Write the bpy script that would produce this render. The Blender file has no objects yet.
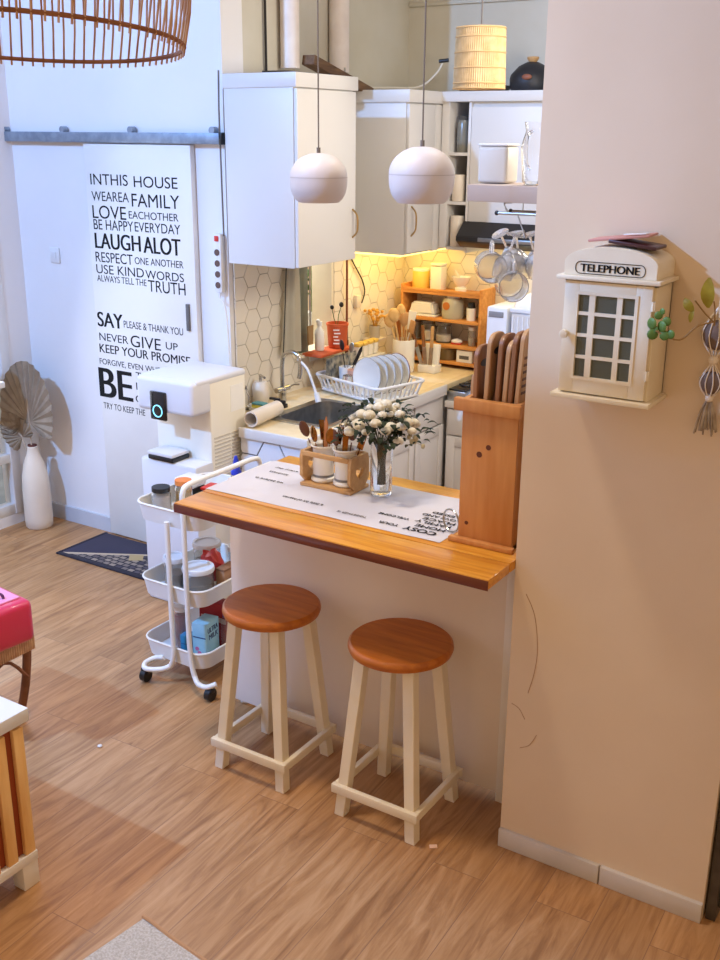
import bpy, bmesh, math, random
from mathutils import Vector, Matrix
random.seed(7)
PI=math.pi
S=bpy.context.scene
COL=S.collection
def lin(c):
    return tuple(((v/255)/12.92 if v/255<=.04045 else ((v/255+.055)/1.055)**2.4) for v in c)+(1,)
MATS={}
def mat(name,rgb,rough=.5,metal=0,rgb2=None,scale=8,stretch=(1,1,1),bump=0,trans=0,coat=0,emit=None,estr=0,alpha=1,detail=4,bscale=None,sss=0):
    if name in MATS: return MATS[name]
    m=bpy.data.materials.new(name);m.use_nodes=True
    n=m.node_tree.nodes;l=m.node_tree.links;p=n['Principled BSDF']
    p.inputs['Base Color'].default_value=lin(rgb);p.inputs['Roughness'].default_value=rough;p.inputs['Metallic'].default_value=metal
    p.inputs['Transmission Weight'].default_value=trans;p.inputs['Coat Weight'].default_value=coat;p.inputs['Alpha'].default_value=alpha
    if emit: p.inputs['Emission Color'].default_value=lin(emit);p.inputs['Emission Strength'].default_value=estr
    if rgb2 or bump:
        tc=n.new('ShaderNodeTexCoord');mp=n.new('ShaderNodeMapping');mp.inputs['Scale'].default_value=stretch
        l.new(tc.outputs['Object'],mp.inputs['Vector'])
        ns=n.new('ShaderNodeTexNoise');ns.inputs['Scale'].default_value=scale;ns.inputs['Detail'].default_value=detail
        l.new(mp.outputs[0],ns.inputs['Vector'])
        if rgb2:
            r=n.new('ShaderNodeValToRGB');r.color_ramp.elements[0].position=.35;r.color_ramp.elements[1].position=.65
            r.color_ramp.elements[0].color=lin(rgb);r.color_ramp.elements[1].color=lin(rgb2)
            l.new(ns.outputs['Fac'],r.inputs[0]);l.new(r.outputs[0],p.inputs['Base Color'])
        if bump:
            b=n.new('ShaderNodeBump');b.inputs['Strength'].default_value=bump;b.inputs['Distance'].default_value=.01
            l.new(ns.outputs['Fac'],b.inputs['Height']);l.new(b.outputs[0],p.inputs['Normal'])
    MATS[name]=m;return m
def wood(name,c1,c2,axis='x',scale=6,rough=.4,coat=.2,ratio=12):
    st={'x':(1,ratio,ratio),'y':(ratio,1,ratio),'z':(ratio,ratio,1)}[axis]
    m=mat(name,c1,rough,0,c2,scale,st,.08,coat=coat,detail=6)
    return m

# ------------------------------------------------------------ materials
W=mat('white_paint',(232,229,224),.45,rgb2=(226,222,216),scale=3)
CAB=mat('cabinet_white',(218,215,212),.42)
CREAM=mat('cream_paint',(236,226,204),.45,rgb2=(228,217,194),scale=5)
WPL=mat('white_plastic',(224,224,224),.34)
SEAT=wood('stool_seat_wood',(190,110,30),(164,88,20),'x',5,.45,.05,8)
BARW=wood('bar_wood',(228,164,62),(204,132,38),'x',5,.3,.2,14)
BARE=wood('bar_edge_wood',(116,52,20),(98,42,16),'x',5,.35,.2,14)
PINE=wood('pine_wood',(208,146,84),(194,128,66),'z',4,.5,.05,9)
SHW=wood('shelf_wood',(222,156,84),(202,132,62),'x',5,.5,.05,9)
BRD=wood('board_brown',(150,98,54),(126,78,40),'z',5,.5,.05,10)
BRD2=wood('board_pale',(190,146,98),(172,126,80),'z',5,.5,.05,10)
BRD3=wood('board_dark',(104,64,36),(84,48,28),'z',5,.5,.05,10)
BEECH=wood('beech_wood',(206,164,112),(190,146,94),'x',5,.5,.05,10)
OLDW=wood('weathered_wood',(120,90,62),(92,66,44),'y',6,.7,0,8)
BLK=mat('black_plastic',(22,22,24),.35)
STEEL=mat('brushed_steel',(190,190,188),.28,1,rgb2=(170,170,168),scale=30)
CHR=mat('chrome',(190,188,184),.18,1)
BRASS=mat('antique_gold',(150,98,44),.25,1)
BRASSH=mat('brass_handle',(190,160,110),.3,1)
INK=mat('black_ink',(10,9,9),.95)
GREYI=mat('grey_ink',(96,92,92),.6)
GLASS=mat('clear_glass',(255,255,255),.03,trans=1)
CPL=mat('clear_plastic',(246,246,244),.05,trans=.93)
CRY=mat('crystal_glass',(255,255,255),.08,trans=.8)
RATT=mat('rattan_cane',(204,166,128),.7,rgb2=(168,122,90),scale=20)
RATD=mat('rattan_dark',(146,96,66),.7,rgb2=(120,76,50),scale=20)
WICK=mat('wicker_pale',(222,190,140),.65,rgb2=(204,168,114),scale=30)
TERRA=mat('terracotta_pot',(206,92,44),.55,rgb2=(188,78,36),scale=12)
LEAFG=mat('leaf_green',(98,130,52),.5,rgb2=(70,104,38),scale=25)
LEAFY=mat('leaf_yellow',(196,178,60),.5,rgb2=(170,150,44),scale=25)
LEAFD=mat('leaf_dark',(48,62,44),.6,rgb2=(66,82,56),scale=25)
PALM=mat('dried_palm',(196,180,158),.7,rgb2=(176,158,136),scale=14)
CERC=mat('ceramic_cream',(226,214,196),.4,rgb2=(218,204,186),scale=5)
CERW=mat('ceramic_white',(238,236,230),.25,coat=.3)
FABW=mat('curtain_cloth',(242,238,226),.85,rgb2=(232,226,210),scale=20,stretch=(1,1,.1))
YEL=mat('yellow_lacquer',(232,196,96),.45)
PINK=mat('pink_metal',(206,50,86),.3,coat=.4)
RED=mat('red_plastic',(206,44,36),.4)
BLUE=mat('blue_plastic',(28,50,170),.4)
MILK=mat('carton_blue',(146,196,212),.5,rgb2=(170,212,224),scale=12)
MILK2=mat('carton_teal',(40,120,160),.5)
FLOUR=mat('pale_flour',(236,226,206),.9)
HONEY=mat('honey_yellow',(210,160,50),.3)
PETAL=mat('petal_white',(226,220,200),.7,rgb2=(208,198,170),scale=40)
CORD=mat('cord_grey',(110,100,92),.6)
CORDB=mat('cord_black',(30,26,24),.6)
COPP=mat('brown_pipe',(120,62,34),.4)
STONE=mat('grey_brown_net',(120,98,84),.8,rgb2=(96,78,66),scale=30)
GROUT=mat('grout_grey',(176,168,158),.8)
TILE=mat('hex_tile_white',(236,228,212),.25,rgb2=(230,221,204),scale=2,coat=.2)
TOPST=mat('countertop_cream',(236,216,176),.35,rgb2=(228,206,162),scale=20)
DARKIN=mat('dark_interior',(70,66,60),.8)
GMET=mat('grey_metal_frame',(100,96,90),.5,.6,rgb2=(80,76,72),scale=20)
GALV=mat('galvanised_rail',(150,162,176),.45,.5,rgb2=(128,140,154),scale=25)

# ------------------------------------------------------------ mesh builder
class B:
    def __init__(s): s.bm=bmesh.new()
    def _add(s,t,M=None):
        if M is not None: t.transform(M)
        me=bpy.data.meshes.new('t');t.to_mesh(me);t.free();s.bm.from_mesh(me);bpy.data.meshes.remove(me);return s
    def box(s,x0,x1,y0,y1,z0,z1,bev=0,seg=2,M=None):
        t=bmesh.new();bmesh.ops.create_cube(t,size=1)
        for v in t.verts: v.co=Vector((x0+(v.co.x+.5)*(x1-x0),y0+(v.co.y+.5)*(y1-y0),z0+(v.co.z+.5)*(z1-z0)))
        if bev: bmesh.ops.bevel(t,geom=t.edges[:],offset=bev,segments=seg,profile=.5,affect='EDGES')
        return s._add(t,M)
    def cyl(s,p0,p1,r0,r1=None,n=16,cap=True):
        p0=Vector(p0);p1=Vector(p1);r1=r0 if r1 is None else r1
        d=p1-p0;t=bmesh.new()
        bmesh.ops.create_cone(t,cap_ends=cap,segments=n,radius1=r0,radius2=max(r1,1e-5),depth=d.length)
        M=Matrix.Translation((p0+p1)/2)@d.to_track_quat('Z','Y').to_matrix().to_4x4()
        return s._add(t,M)
    def sqbar(s,p0,p1,w0,w1=None,rot=0):
        p0=Vector(p0);p1=Vector(p1);w1=w0 if w1 is None else w1
        t=bmesh.new();vs=[]
        for p,w in((p0,w0),(p1,w1)):
            vs.append([t.verts.new((p.x+a*w/2,p.y+b*w/2,p.z)) for a,b in((-1,-1),(1,-1),(1,1),(-1,1))])
        t.faces.new(vs[0][::-1]);t.faces.new(vs[1])
        for i in range(4): t.faces.new((vs[0][i],vs[0][(i+1)%4],vs[1][(i+1)%4],vs[1][i]))
        bmesh.ops.bevel(t,geom=t.edges[:],offset=.002,segments=1,affect='EDGES')
        return s._add(t)
    def lathe(s,prof,c=(0,0,0),n=32,M=None):
        t=bmesh.new();rings=[]
        for r,z in prof:
            if r<1e-5: rings.append([t.verts.new((0,0,z))])
            else: rings.append([t.verts.new((r*math.cos(2*PI*i/n),r*math.sin(2*PI*i/n),z)) for i in range(n)])
        for a,b in zip(rings,rings[1:]):
            for i in range(n):
                j=(i+1)%n
                if len(a)==1 and len(b)==1: continue
                if len(a)==1: t.faces.new((a[0],b[i],b[j]))
                elif len(b)==1: t.faces.new((a[i],a[j],b[0]))
                else: t.faces.new((a[i],a[j],b[j],b[i]))
        bmesh.ops.recalc_face_normals(t,faces=t.faces[:])
        return s._add(t,Matrix.Translation(c)@(M or Matrix()))
    def tube(s,pts,r,n=8,closed=False,smooth=0):
        P=[Vector(p) for p in pts]
        if smooth:
            Q=[];m=len(P);rng=range(m if closed else m-1)
            for i in rng:
                p0=P[(i-1)%m] if (closed or i>0) else P[i];p1=P[i];p2=P[(i+1)%m];p3=P[(i+2)%m] if (closed or i+2<m) else p2
                for k in range(smooth):
                    u=k/smooth
                    Q.append(.5*((2*p1)+(-p0+p2)*u+(2*p0-5*p1+4*p2-p3)*u*u+(-p0+3*p1-3*p2+p3)*u**3))
            if not closed: Q.append(P[-1])
            P=Q
        t=bmesh.new();m=len(P);rings=[];up=None
        for i in range(m):
            if closed: d=P[(i+1)%m]-P[i-1]
            else: d=P[min(i+1,m-1)]-P[max(i-1,0)]
            d.normalize()
            if up is None:
                up=Vector((0,0,1)) if abs(d.z)<.9 else Vector((1,0,0))
            a=d.cross(up)
            if a.length<1e-4: a=d.cross(Vector((0,1,0)))
            a.normalize();b=a.cross(d).normalized();up=b
            rr=r[i] if isinstance(r,(list,tuple)) else r
            rings.append([t.verts.new(P[i]+a*rr*math.cos(2*PI*k/n)+b*rr*math.sin(2*PI*k/n)) for k in range(n)])
        for i in range(m if closed else m-1):
            A=rings[i];Bb=rings[(i+1)%m]
            for k in range(n): t.faces.new((A[k],A[(k+1)%n],Bb[(k+1)%n],Bb[k]))
        if not closed: t.faces.new(rings[0][::-1]);t.faces.new(rings[-1])
        bmesh.ops.recalc_face_normals(t,faces=t.faces[:])
        return s._add(t)
    def sph(s,c,r,sc=(1,1,1),n=16,M=None):
        t=bmesh.new();bmesh.ops.create_uvsphere(t,u_segments=n,v_segments=max(6,n//2),radius=r)
        return s._add(t,Matrix.Translation(c)@(M or Matrix())@Matrix.Diagonal((*sc,1)))
    def prism(s,pts,a,b,plane='xy',bev=0,M=None):
        t=bmesh.new()
        f={'xy':lambda p,h:(p[0],p[1],h),'xz':lambda p,h:(p[0],h,p[1]),'yz':lambda p,h:(h,p[0],p[1])}[plane]
        lo=[t.verts.new(f(p,a)) for p in pts];hi=[t.verts.new(f(p,b)) for p in pts]
        t.faces.new(lo);t.faces.new(hi);k=len(pts)
        for i in range(k): t.faces.new((lo[i],lo[(i+1)%k],hi[(i+1)%k],hi[i]))
        bmesh.ops.recalc_face_normals(t,faces=t.faces[:])
        if bev: bmesh.ops.bevel(t,geom=t.edges[:],offset=bev,segments=2,affect='EDGES')
        return s._add(t,M)
    def leaf(s,base,tip,w,bend=.1,nrm=(0,0,1),th=.0012,n=6):
        base=Vector(base);tip=Vector(tip);d=tip-base;L=d.length;d.normalize()
        nn=Vector(nrm);side=d.cross(nn)
        if side.length<1e-3: side=d.cross(Vector((1,0,0)))
        side.normalize();nn=side.cross(d).normalized()
        t=bmesh.new();rows=[]
        for i in range(n+1):
            u=i/n;ww=w*math.sin(PI*min(1,(u*.92+.04)))**.8;c=base+d*L*u+nn*bend*L*math.sin(PI*u)
            rows.append([t.verts.new(c-side*ww/2+nn*ww*.12),t.verts.new(c),t.verts.new(c+side*ww/2+nn*ww*.12)])
        for a,b in zip(rows,rows[1:]):
            t.faces.new((a[0],a[1],b[1],b[0]));t.faces.new((a[1],a[2],b[2],b[1]))
        r=bmesh.ops.solidify(t,geom=t.faces[:],thickness=th)
        return s._add(t)
    def obj(s,name,m,parent=None,label=None,ang=40,loc=None):
        me=bpy.data.meshes.new(name);s.bm.to_mesh(me);s.bm.free()
        for mm in (m if isinstance(m,(list,tuple)) else [m]): me.materials.append(mm)
        for p in me.polygons: p.use_smooth=True
        me.set_sharp_from_angle(angle=math.radians(ang))
        o=bpy.data.objects.new(name,me);COL.objects.link(o)
        if parent: o.parent=parent
        if loc: o.location=loc
        if label: o['label']=label
        return o
def thing(name,label,cat,loc=(0,0,0),rz=0,group=None):
    o=bpy.data.objects.new(name,None);COL.objects.link(o);o.location=loc;o.rotation_euler=(0,0,rz)
    o.empty_display_size=.1;o['label']=label;o['category']=cat
    if group: o['group']=group
    return o
def tag(o,label,cat,group=None):
    o['label']=label;o['category']=cat
    if group: o['group']=group
    return o
def struct(o,label=None):
    o['kind']='structure'
    if label: o['label']=label
    return o
def dup(root,loc,rz=0,label=None):
    def cp(o,par):
        c=o.copy();COL.objects.link(c);c.parent=par
        for ch in [x for x in COL.objects if x.parent==o]: cp(ch,c)
        return c
    kids=[x for x in COL.objects if x.parent==root]
    r=root.copy();COL.objects.link(r);r.location=loc;r.rotation_euler=(0,0,rz)
    for k in kids: cp(k,r)
    if label: r['label']=label
    return r
def text_bm(words,bold=0):
    """words: (text,x0,x1,z0,h,bold); lies in the XZ plane, facing -Y"""
    out=bmesh.new()
    for w,x0,x1,z0,h,bd in words:
        cu=bpy.data.curves.new('t','FONT');cu.body=w;cu.size=1
        o=bpy.data.objects.new('t',cu);COL.objects.link(o)
        bpy.context.view_layer.update()
        dg=bpy.context.evaluated_depsgraph_get();me=bpy.data.meshes.new_from_object(o.evaluated_get(dg))
        xs=[v.co.x for v in me.vertices];ys=[v.co.y for v in me.vertices]
        ax,bx,ay,by=min(xs),max(xs),min(ys),max(ys)
        for v in me.vertices:
            v.co=((v.co.x-ax)/(bx-ax)*(x1-x0)+x0,0,(v.co.y-ay)/(by-ay)*h+z0)
        st=h*bd*1.1
        for k in ((-1,0,1) if bd else (0,)):
            for v in me.vertices: v.co.x+=(st*k if k==-1 else st);v.co.y=-.0001*k
            out.from_mesh(me)
        bpy.data.objects.remove(o);bpy.data.meshes.remove(me);bpy.data.curves.remove(cu)
    r=bmesh.ops.solidify(out,geom=out.faces[:],thickness=.0008)
    b=B();b.bm.free();b.bm=out;return b
def clip(poly,x0,x1,y0,y1):
    def cut(p,f,g):
        o=[]
        for i in range(len(p)):
            a=p[i-1];b=p[i]
            if f(b):
                if not f(a): o.append(g(a,b))
                o.append(b)
            elif f(a): o.append(g(a,b))
        return o
    def gx(v): return lambda a,b:(v,a[1]+(b[1]-a[1])*(v-a[0])/(b[0]-a[0]))
    def gy(v): return lambda a,b:(a[0]+(b[0]-a[0])*(v-a[1])/(b[1]-a[1]),v)
    for f,g in ((lambda p:p[0]>=x0,gx(x0)),(lambda p:p[0]<=x1,gx(x1)),(lambda p:p[1]>=y0,gy(y0)),(lambda p:p[1]<=y1,gy(y1))):
        if poly: poly=cut(poly,f,g)
    return poly
def hexes(b,rects,R,gap,h0,h1,plane,ox=0,oy=0):
    for (x0,x1,y0,y1) in rects:
        dx=1.5*R;dy=math.sqrt(3)*R
        for i in range(int((x0-ox)/dx)-2,int((x1-ox)/dx)+3):
            for j in range(int((y0-oy)/dy)-2,int((y1-oy)/dy)+3):
                cx=ox+i*dx;cy=oy+j*dy+(dy/2 if i%2 else 0)
                p=[(cx+(R-gap)*math.cos(PI/3*k),cy+(R-gap)*math.sin(PI/3*k)) for k in range(6)]
                p=clip(p,x0,x1,y0,y1)
                if len(p)>=3:
                    a=abs(sum(p[k-1][0]*p[k][1]-p[k][0]*p[k-1][1] for k in range(len(p))))/2
                    if a>2e-5: b.prism(p,h0,h1,plane)
    return b

# ============================================================ CAMERA
F=1045.6;yaw,pit,rol=[math.radians(a) for a in(-32.443,18.318,.4236)]
fw=Vector((math.sin(yaw)*math.cos(pit),math.cos(yaw)*math.cos(pit),-math.sin(pit)))
rt=fw.cross(Vector((0,0,1))).normalized();up=rt.cross(fw)
r2=math.cos(rol)*rt+math.sin(rol)*up;u2=-math.sin(rol)*rt+math.cos(rol)*up
cam=bpy.data.cameras.new('camera');co=bpy.data.objects.new('camera',cam);COL.objects.link(co)
cam.sensor_fit='HORIZONTAL';cam.sensor_width=36;cam.lens=F/720*36;cam.clip_start=.05
co.matrix_world=Matrix.Translation((0,0,2.1))@Matrix((r2,u2,-fw)).transposed().to_4x4()
S.camera=co

# ============================================================ SETTING
def floor_mat():
    m=bpy.data.materials.new('floor_laminate');m.use_nodes=True;n=m.node_tree.nodes;l=m.node_tree.links;p=n['Principled BSDF']
    tc=n.new('ShaderNodeTexCoord');mp=n.new('ShaderNodeMapping');mp.inputs['Rotation'].default_value=(0,0,PI/2-.03)
    l.new(tc.outputs['Object'],mp.inputs['Vector'])
    br=n.new('ShaderNodeTexBrick');br.inputs['Scale'].default_value=1;br.inputs['Brick Width'].default_value=1.2;br.inputs['Row Height'].default_value=.165
    br.inputs['Mortar Size'].default_value=.0012;br.inputs['Color1'].default_value=(.0,.0,.0,1);br.inputs['Color2'].default_value=(1,1,1,1);br.inputs['Mortar'].default_value=(.1,.1,.1,1)
    br.offset=.37
    l.new(mp.outputs[0],br.inputs['Vector'])
    mp2=n.new('ShaderNodeMapping');mp2.inputs['Scale'].default_value=(1.6,15,1)
    l.new(mp.outputs[0],mp2.inputs['Vector'])
    sep=n.new('ShaderNodeVectorMath');sep.operation='MULTIPLY_ADD';sep.inputs[1].default_value=(7,3,5)
    l.new(br.outputs['Color'],sep.inputs[0]);l.new(mp2.outputs[0],sep.inputs[2])
    ns=n.new('ShaderNodeTexNoise');ns.inputs['Scale'].default_value=1.6;ns.inputs['Detail'].default_value=8;ns.inputs['Roughness'].default_value=.62;ns.inputs['Distortion'].default_value=1.3
    l.new(sep.outputs[0],ns.inputs['Vector'])
    r=n.new('ShaderNodeValToRGB');e=r.color_ramp.elements;e[0].position=.3;e[0].color=lin((142,98,60));e[1].position=.72;e[1].color=lin((198,154,108))
    k=e.new(.5);k.color=lin((176,130,84))
    l.new(ns.outputs['Fac'],r.inputs[0])
    mx=n.new('ShaderNodeMix');mx.data_type='RGBA';mx.blend_type='MULTIPLY';mx.inputs['Factor'].default_value=.16
    l.new(r.outputs[0],mx.inputs['A']);l.new(br.outputs['Color'],mx.inputs['B'])
    mx2=n.new('ShaderNodeMix');mx2.data_type='RGBA';mx2.inputs['B'].default_value=lin((136,100,72))
    l.new(br.outputs['Fac'],mx2.inputs['Factor']);l.new(mx.outputs['Result'],mx2.inputs['A'])
    l.new(mx2.outputs['Result'],p.inputs['Base Color']);p.inputs['Roughness'].default_value=.42
    b=n.new('ShaderNodeBump');b.inputs['Strength'].default_value=.08;l.new(ns.outputs['Fac'],b.inputs['Height']);l.new(b.outputs[0],p.inputs['Normal'])
    return m
FX0,FX1,FY0,FY1=-4.75,2.2,-1.6,5.62
struct(B().box(FX0,FX1,FY0,FY1,-.1,0).obj('floor',floor_mat()),'wood-look laminate floor with planks')
WP=mat('wall_paint_white',(232,230,230),.75,rgb2=(228,226,226),scale=2,bump=.03)
WK=mat('kitchen_wall_paint',(206,200,184),.8,rgb2=(196,188,168),scale=2.5,bump=.04)
WT=mat('pillar_paint',(222,202,176),.75,rgb2=(214,192,164),scale=1.6,bump=.05)
CEI=mat('ceiling_paint',(232,228,220),.8)
ZC=4.0
struct(B().box(-4.75,-3.17,3.83,3.98,0,ZC).obj('wall_back',WP),'pale wall behind the sliding door')
# kitchen left wall with window opening Y 4.34-4.70, z .99-1.62
wl=B()
wl.box(-3.3,-3.17,3.98,4.34,0,ZC).box(-3.3,-3.17,4.70,5.62,0,ZC).box(-3.3,-3.17,4.34,4.70,0,.985).box(-3.3,-3.17,4.34,4.70,1.62,ZC)
struct(wl.obj('wall_kitchen_left',WK),'kitchen side wall')
struct(B().box(-3.17,-1.098,5.46,5.62,0,ZC).obj('wall_kitchen_back',WK),'kitchen back wall')
struct(B().box(-1.098,-.474,2.554,5.62,0,ZC).obj('wall_right',WT),'tan pillar wall')
# left wall with tall window
wl=B()
wl.box(-4.75,-4.59,-1.6,2.2,0,ZC).box(-4.75,-4.59,2.2,3.68,2.05,ZC).box(-4.75,-4.59,3.68,3.83,0,ZC).box(-4.75,-4.59,2.2,3.68,0,.06)
struct(wl.obj('wall_left',WP),'left wall')
wf=B()
for y0,y1 in((2.2,2.26),(2.9,2.96),(3.62,3.68)): wf.box(-4.66,-4.585,y0,y1,.06,2.05,.004)
for z0,z1 in((.06,.12),(.36,.41),(1.99,2.05)): wf.box(-4.655,-4.59,2.2,3.68,z0,z1,.004)
w1=struct(wf.obj('window_1',WPL),'white framed glass panel beside the vase')
gl=B().box(-4.63,-4.622,2.2,3.68,.08,2.03).obj('pane',GLASS,w1)
struct(B().box(-5.9,-4.76,1.2,5.0,-.1,-.02).obj('floor_outside',mat('outside_tile',(190,206,218),.4,rgb2=(160,176,190),scale=4)),'pale blue-grey floor outside the glass')
struct(B().box(-6.0,-5.9,1.2,5.0,-.1,2.6).obj('wall_outside',mat('outside_wall',(120,116,112),.8,rgb2=(146,142,136),scale=3)),'grey wall outside the glass')
struct(B().box(FX0,FX1,FY0,FY1,ZC,ZC+.1).obj('ceiling',CEI),'ceiling')
# hidden-side window outside view
struct(B().box(-4.2,-4.1,4.0,5.6,.2,2.6).obj('wall_lightwell',mat('lightwell_wall',(206,196,164),.8)),'wall of the light well behind the sink window')
struct(B().box(-4.585,-3.17,3.812,3.83,0,.085).obj('baseboard_back',mat('baseboard_tile_blue',(196,200,208),.4,rgb2=(186,190,198),scale=6)),'pale tile baseboard below the wall')
BT=mat('baseboard_tile_grey',(206,200,194),.4,rgb2=(196,190,184),scale=6)
bb=B()
for x0,x1 in((-1.098,-.775),(-.771,-.474)): bb.box(x0,x1,2.54,2.556,0,.062,.002)
struct(bb.obj('baseboard_pillar',BT),'grey tile baseboard of the pillar')
# hex tile claddings
GR=B();GR.box(-3.17,-3.166,3.86,4.34,.82,1.60).box(-3.17,-3.166,4.70,5.46,.82,1.60).box(-3.17,-3.166,4.34,4.70,.82,.985)
gw=struct(GR.obj('trim_1',GROUT),'white hexagon tiles on the kitchen side wall')
hx=hexes(B(),[(3.862,4.338,.82,1.598),(4.702,5.458,.82,1.598),(4.338,4.702,.82,.983)],.062,.0022,-3.1665,-3.162,'yz',3.9,.86)
hx.obj('tiles',TILE,gw)
gb=struct(B().box(-3.166,-1.098,5.456,5.46,.7,1.62).obj('trim_2',GROUT),'white hexagon tiles on the kitchen back wall')
hexes(B(),[(-3.162,-1.1,.7,1.62)],.062,.0022,5.452,5.4565,'xz',-3.1,.86).obj('tiles',TILE,gb)
# pillar wear
ck=B()
ck.tube([(-1.06,2.5535,.86),(-1.03,2.5535,.80),(-1.015,2.5535,.70),(-1.02,2.5535,.62),(-1.035,2.5535,.55)],.0012,5,smooth=5)
ck.tube([(-1.085,2.5535,.50),(-1.06,2.5535,.49),(-1.04,2.5535,.46)],.0011,5,smooth=4)
ck.tube([(-1.05,2.5535,.36),(-1.02,2.5535,.38),(-1.0,2.5535,.42)],.0011,5,smooth=4)
struct(ck.obj('trim_3',mat('crack_brown',(176,140,108),.9)),'hairline cracks in the pillar plaster')
# grey metal gate right of the pillar
t=thing('gate','grey worn metal gate edge right of the pillar','gate',(-.44,2.6,0))
B().box(-.028,.0,-.03,.03,0,2.4,.003).box(0,1.0,-.015,.015,.04,.1,.003).box(0,1.0,-.015,.015,2.3,2.4,.003).obj('frame',GMET,t)
for i in range(6): B().cyl((.1+i*.14,0,.08),(.1+i*.14,0,2.32),.009).obj('bar',BLK,t)

# ---------- sliding door
YD=3.795
dr=struct(B().box(-4.032,-3.345,YD,YD+.032,.01,2.045,.002).obj('door_1',W),'white sliding barn door printed with black house rules')
words=[]
PX=[]
def wd(t,x0,x1,yt,yb,bd=0): PX.append((t,x0,x1,yt,yb,bd))
wd('INTHIS',90.7,128,173.5,184.5);wd('HOUSE',134,177.7,176,187.2)
wd('WEAREA',92,129,191,200.5);wd('FAMILY',132,179.7,193.5,206.5)
wd('LOVE',93,126.5,205,218);wd('EACHOTHER',129,178.5,211,218.5)
wd('BE HAPPY',94,133.5,219,229);wd('EVERYDAY',135,180.5,222,231.5)
wd('LAUGH',95.7,140.7,232.5,248,.03);wd('ALOT',144,180.7,236.5,253,.03)
wd('RESPECT',96,133,251.5,261.5);wd('ONE ANOTHER',135,183.5,257,264)
wd('USE KIND',96.7,144,264,273);wd('WORDS',145.7,184,270,278.5)
wd('ALWAYS TELL THE',97.5,146.5,274.5,281);wd('TRUTH',148.5,185.7,280,291.5)
wd('SAY',98.3,123,311.5,326,.03);wd('PLEASE & THANK YOU',124,183,320.5,327.5)
wd('NEVER',99.7,128.3,332.5,340);wd('GIVE',131,161,335,346.5);wd('UP',166,178,342,349)
wd('KEEP YOUR PROMISE',100,190,343.5,352,.015);wd('FORGIVE, EVEN WHEN',100,165,358,364.5)
wd('BE',101,132.5,367.5,396,.035)
wd('T',136,141.5,372,379);wd('F',136.5,141.5,382.5,389.5);wd('G',136,142,395,402)
wd('TRY TO KEEP THE',104,145,402,408)
# layout of the print, measured on the door: picture column/row to metres on the door plane
def onY(x,y,Y):
    d=fw+(x-360)/F*r2-(y-480)/F*u2;k=Y/d.y;return (k*d.x,2.1+k*d.z)
for w,x0,x1,yt,yb,bd in PX:
    X0,Z0=onY(x0,yb,YD);_,Z1=onY(x0,yt,YD);X1,_=onY(x1,yb+2,YD);words.append((w,X0,X1,Z0,Z1-Z0,bd))
text_bm(words).obj('lettering',INK,dr,loc=(0,YD-.0006,0))
B().box(-3.405,-3.385,YD-.012,YD,1.19,1.32,.003).obj('pull_handle',mat('handle_grey',(96,92,92),.5),dr,'dark grey pull plate')
r=thing('door_rail','grey steel sliding-door rail fixed across the pale wall','rail',(-3.9,3.80,2.075))
B().box(-.74,.735,-.014,.012,-.024,.024,.003).obj('track',GALV,r)
for x in (-.70,-.27,.19,.69):
    B().cyl((x,.022,.035),(x,-.01,.035),.016).box(x-.012,x+.012,.0,.028,-.02,.035,.002).obj('bracket',GALV,r)
B().box(.735,.75,-.016,.014,-.026,.026,.002).obj('end_stop',BLK,r)
# light switch
t=thing('light_switch','small white light switch on the pale wall left of the door','switch',(-4.33,3.83,1.487))
B().box(-.035,.035,-.009,0,-.04,.04,.004).obj('plate',WPL,t);B().box(-.012,.012,-.013,-.008,-.018,.018,.002).obj('rocker',WPL,t)
# door mat
def mat_rug():
    m=bpy.data.materials.new('door_mat_pattern');m.use_nodes=True;n=m.node_tree.nodes;l=m.node_tree.links;p=n['Principled BSDF'];p.inputs['Roughness'].default_value=.95
    tc=n.new('ShaderNodeTexCoord');sp=n.new('ShaderNodeSeparateXYZ');l.new(tc.outputs['Object'],sp.inputs[0])
    # lower band: y<curve -> checks
    ck=n.new('ShaderNodeTexBrick');ck.inputs['Scale'].default_value=14;ck.inputs['Color1'].default_value=lin((58,52,66));ck.inputs['Color2'].default_value=lin((150,134,118));ck.inputs['Mortar'].default_value=lin((30,28,40));ck.inputs['Mortar Size'].default_value=.06
    ck.inputs['Brick Width'].default_value=.6;ck.inputs['Row Height'].default_value=.45
    l.new(tc.outputs['Object'],ck.inputs['Vector'])
    pw=n.new('ShaderNodeMath');pw.operation='MULTIPLY';pw.inputs[1].default_value=.55;l.new(sp.outputs['X'],pw.inputs[0])
    ad=n.new('ShaderNodeMath');ad.operation='SUBTRACT';l.new(pw.outputs[0],ad.inputs[0]);l.new(sp.outputs['Y'],ad.inputs[1])
    gt=n.new('ShaderNodeMath');gt.operation='GREATER_THAN';gt.inputs[1].default_value=.0;l.new(ad.outputs[0],gt.inputs[0])
    ab=n.new('ShaderNodeMath');ab.operation='ABSOLUTE';l.new(ad.outputs[0],ab.inputs[0])
    lt=n.new('ShaderNodeMath');lt.operation='LESS_THAN';lt.inputs[1].default_value=.012;l.new(ab.outputs[0],lt.inputs[0])
    m1=n.new('ShaderNodeMix');m1.data_type='RGBA';m1.inputs['A'].default_value=lin((52,48,66));l.new(gt.outputs[0],m1.inputs['Factor']);l.new(ck.outputs['Color'],m1.inputs['B'])
    m2=n.new('ShaderNodeMix');m2.data_type='RGBA';m2.inputs['B'].default_value=lin((186,166,140));l.new(lt.outputs[0],m2.inputs['Factor']);l.new(m1.outputs['Result'],m2.inputs['A'])
    l.new(m2.outputs['Result'],p.inputs['Base Color']);return m
t=thing('door_mat','dark navy door mat with a beige pattern in front of the printed door','mat',(-3.72,3.62,0))
B().box(-.33,.33,-.17,.16,0,.008,.003).obj('pile',mat_rug(),t)
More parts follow.
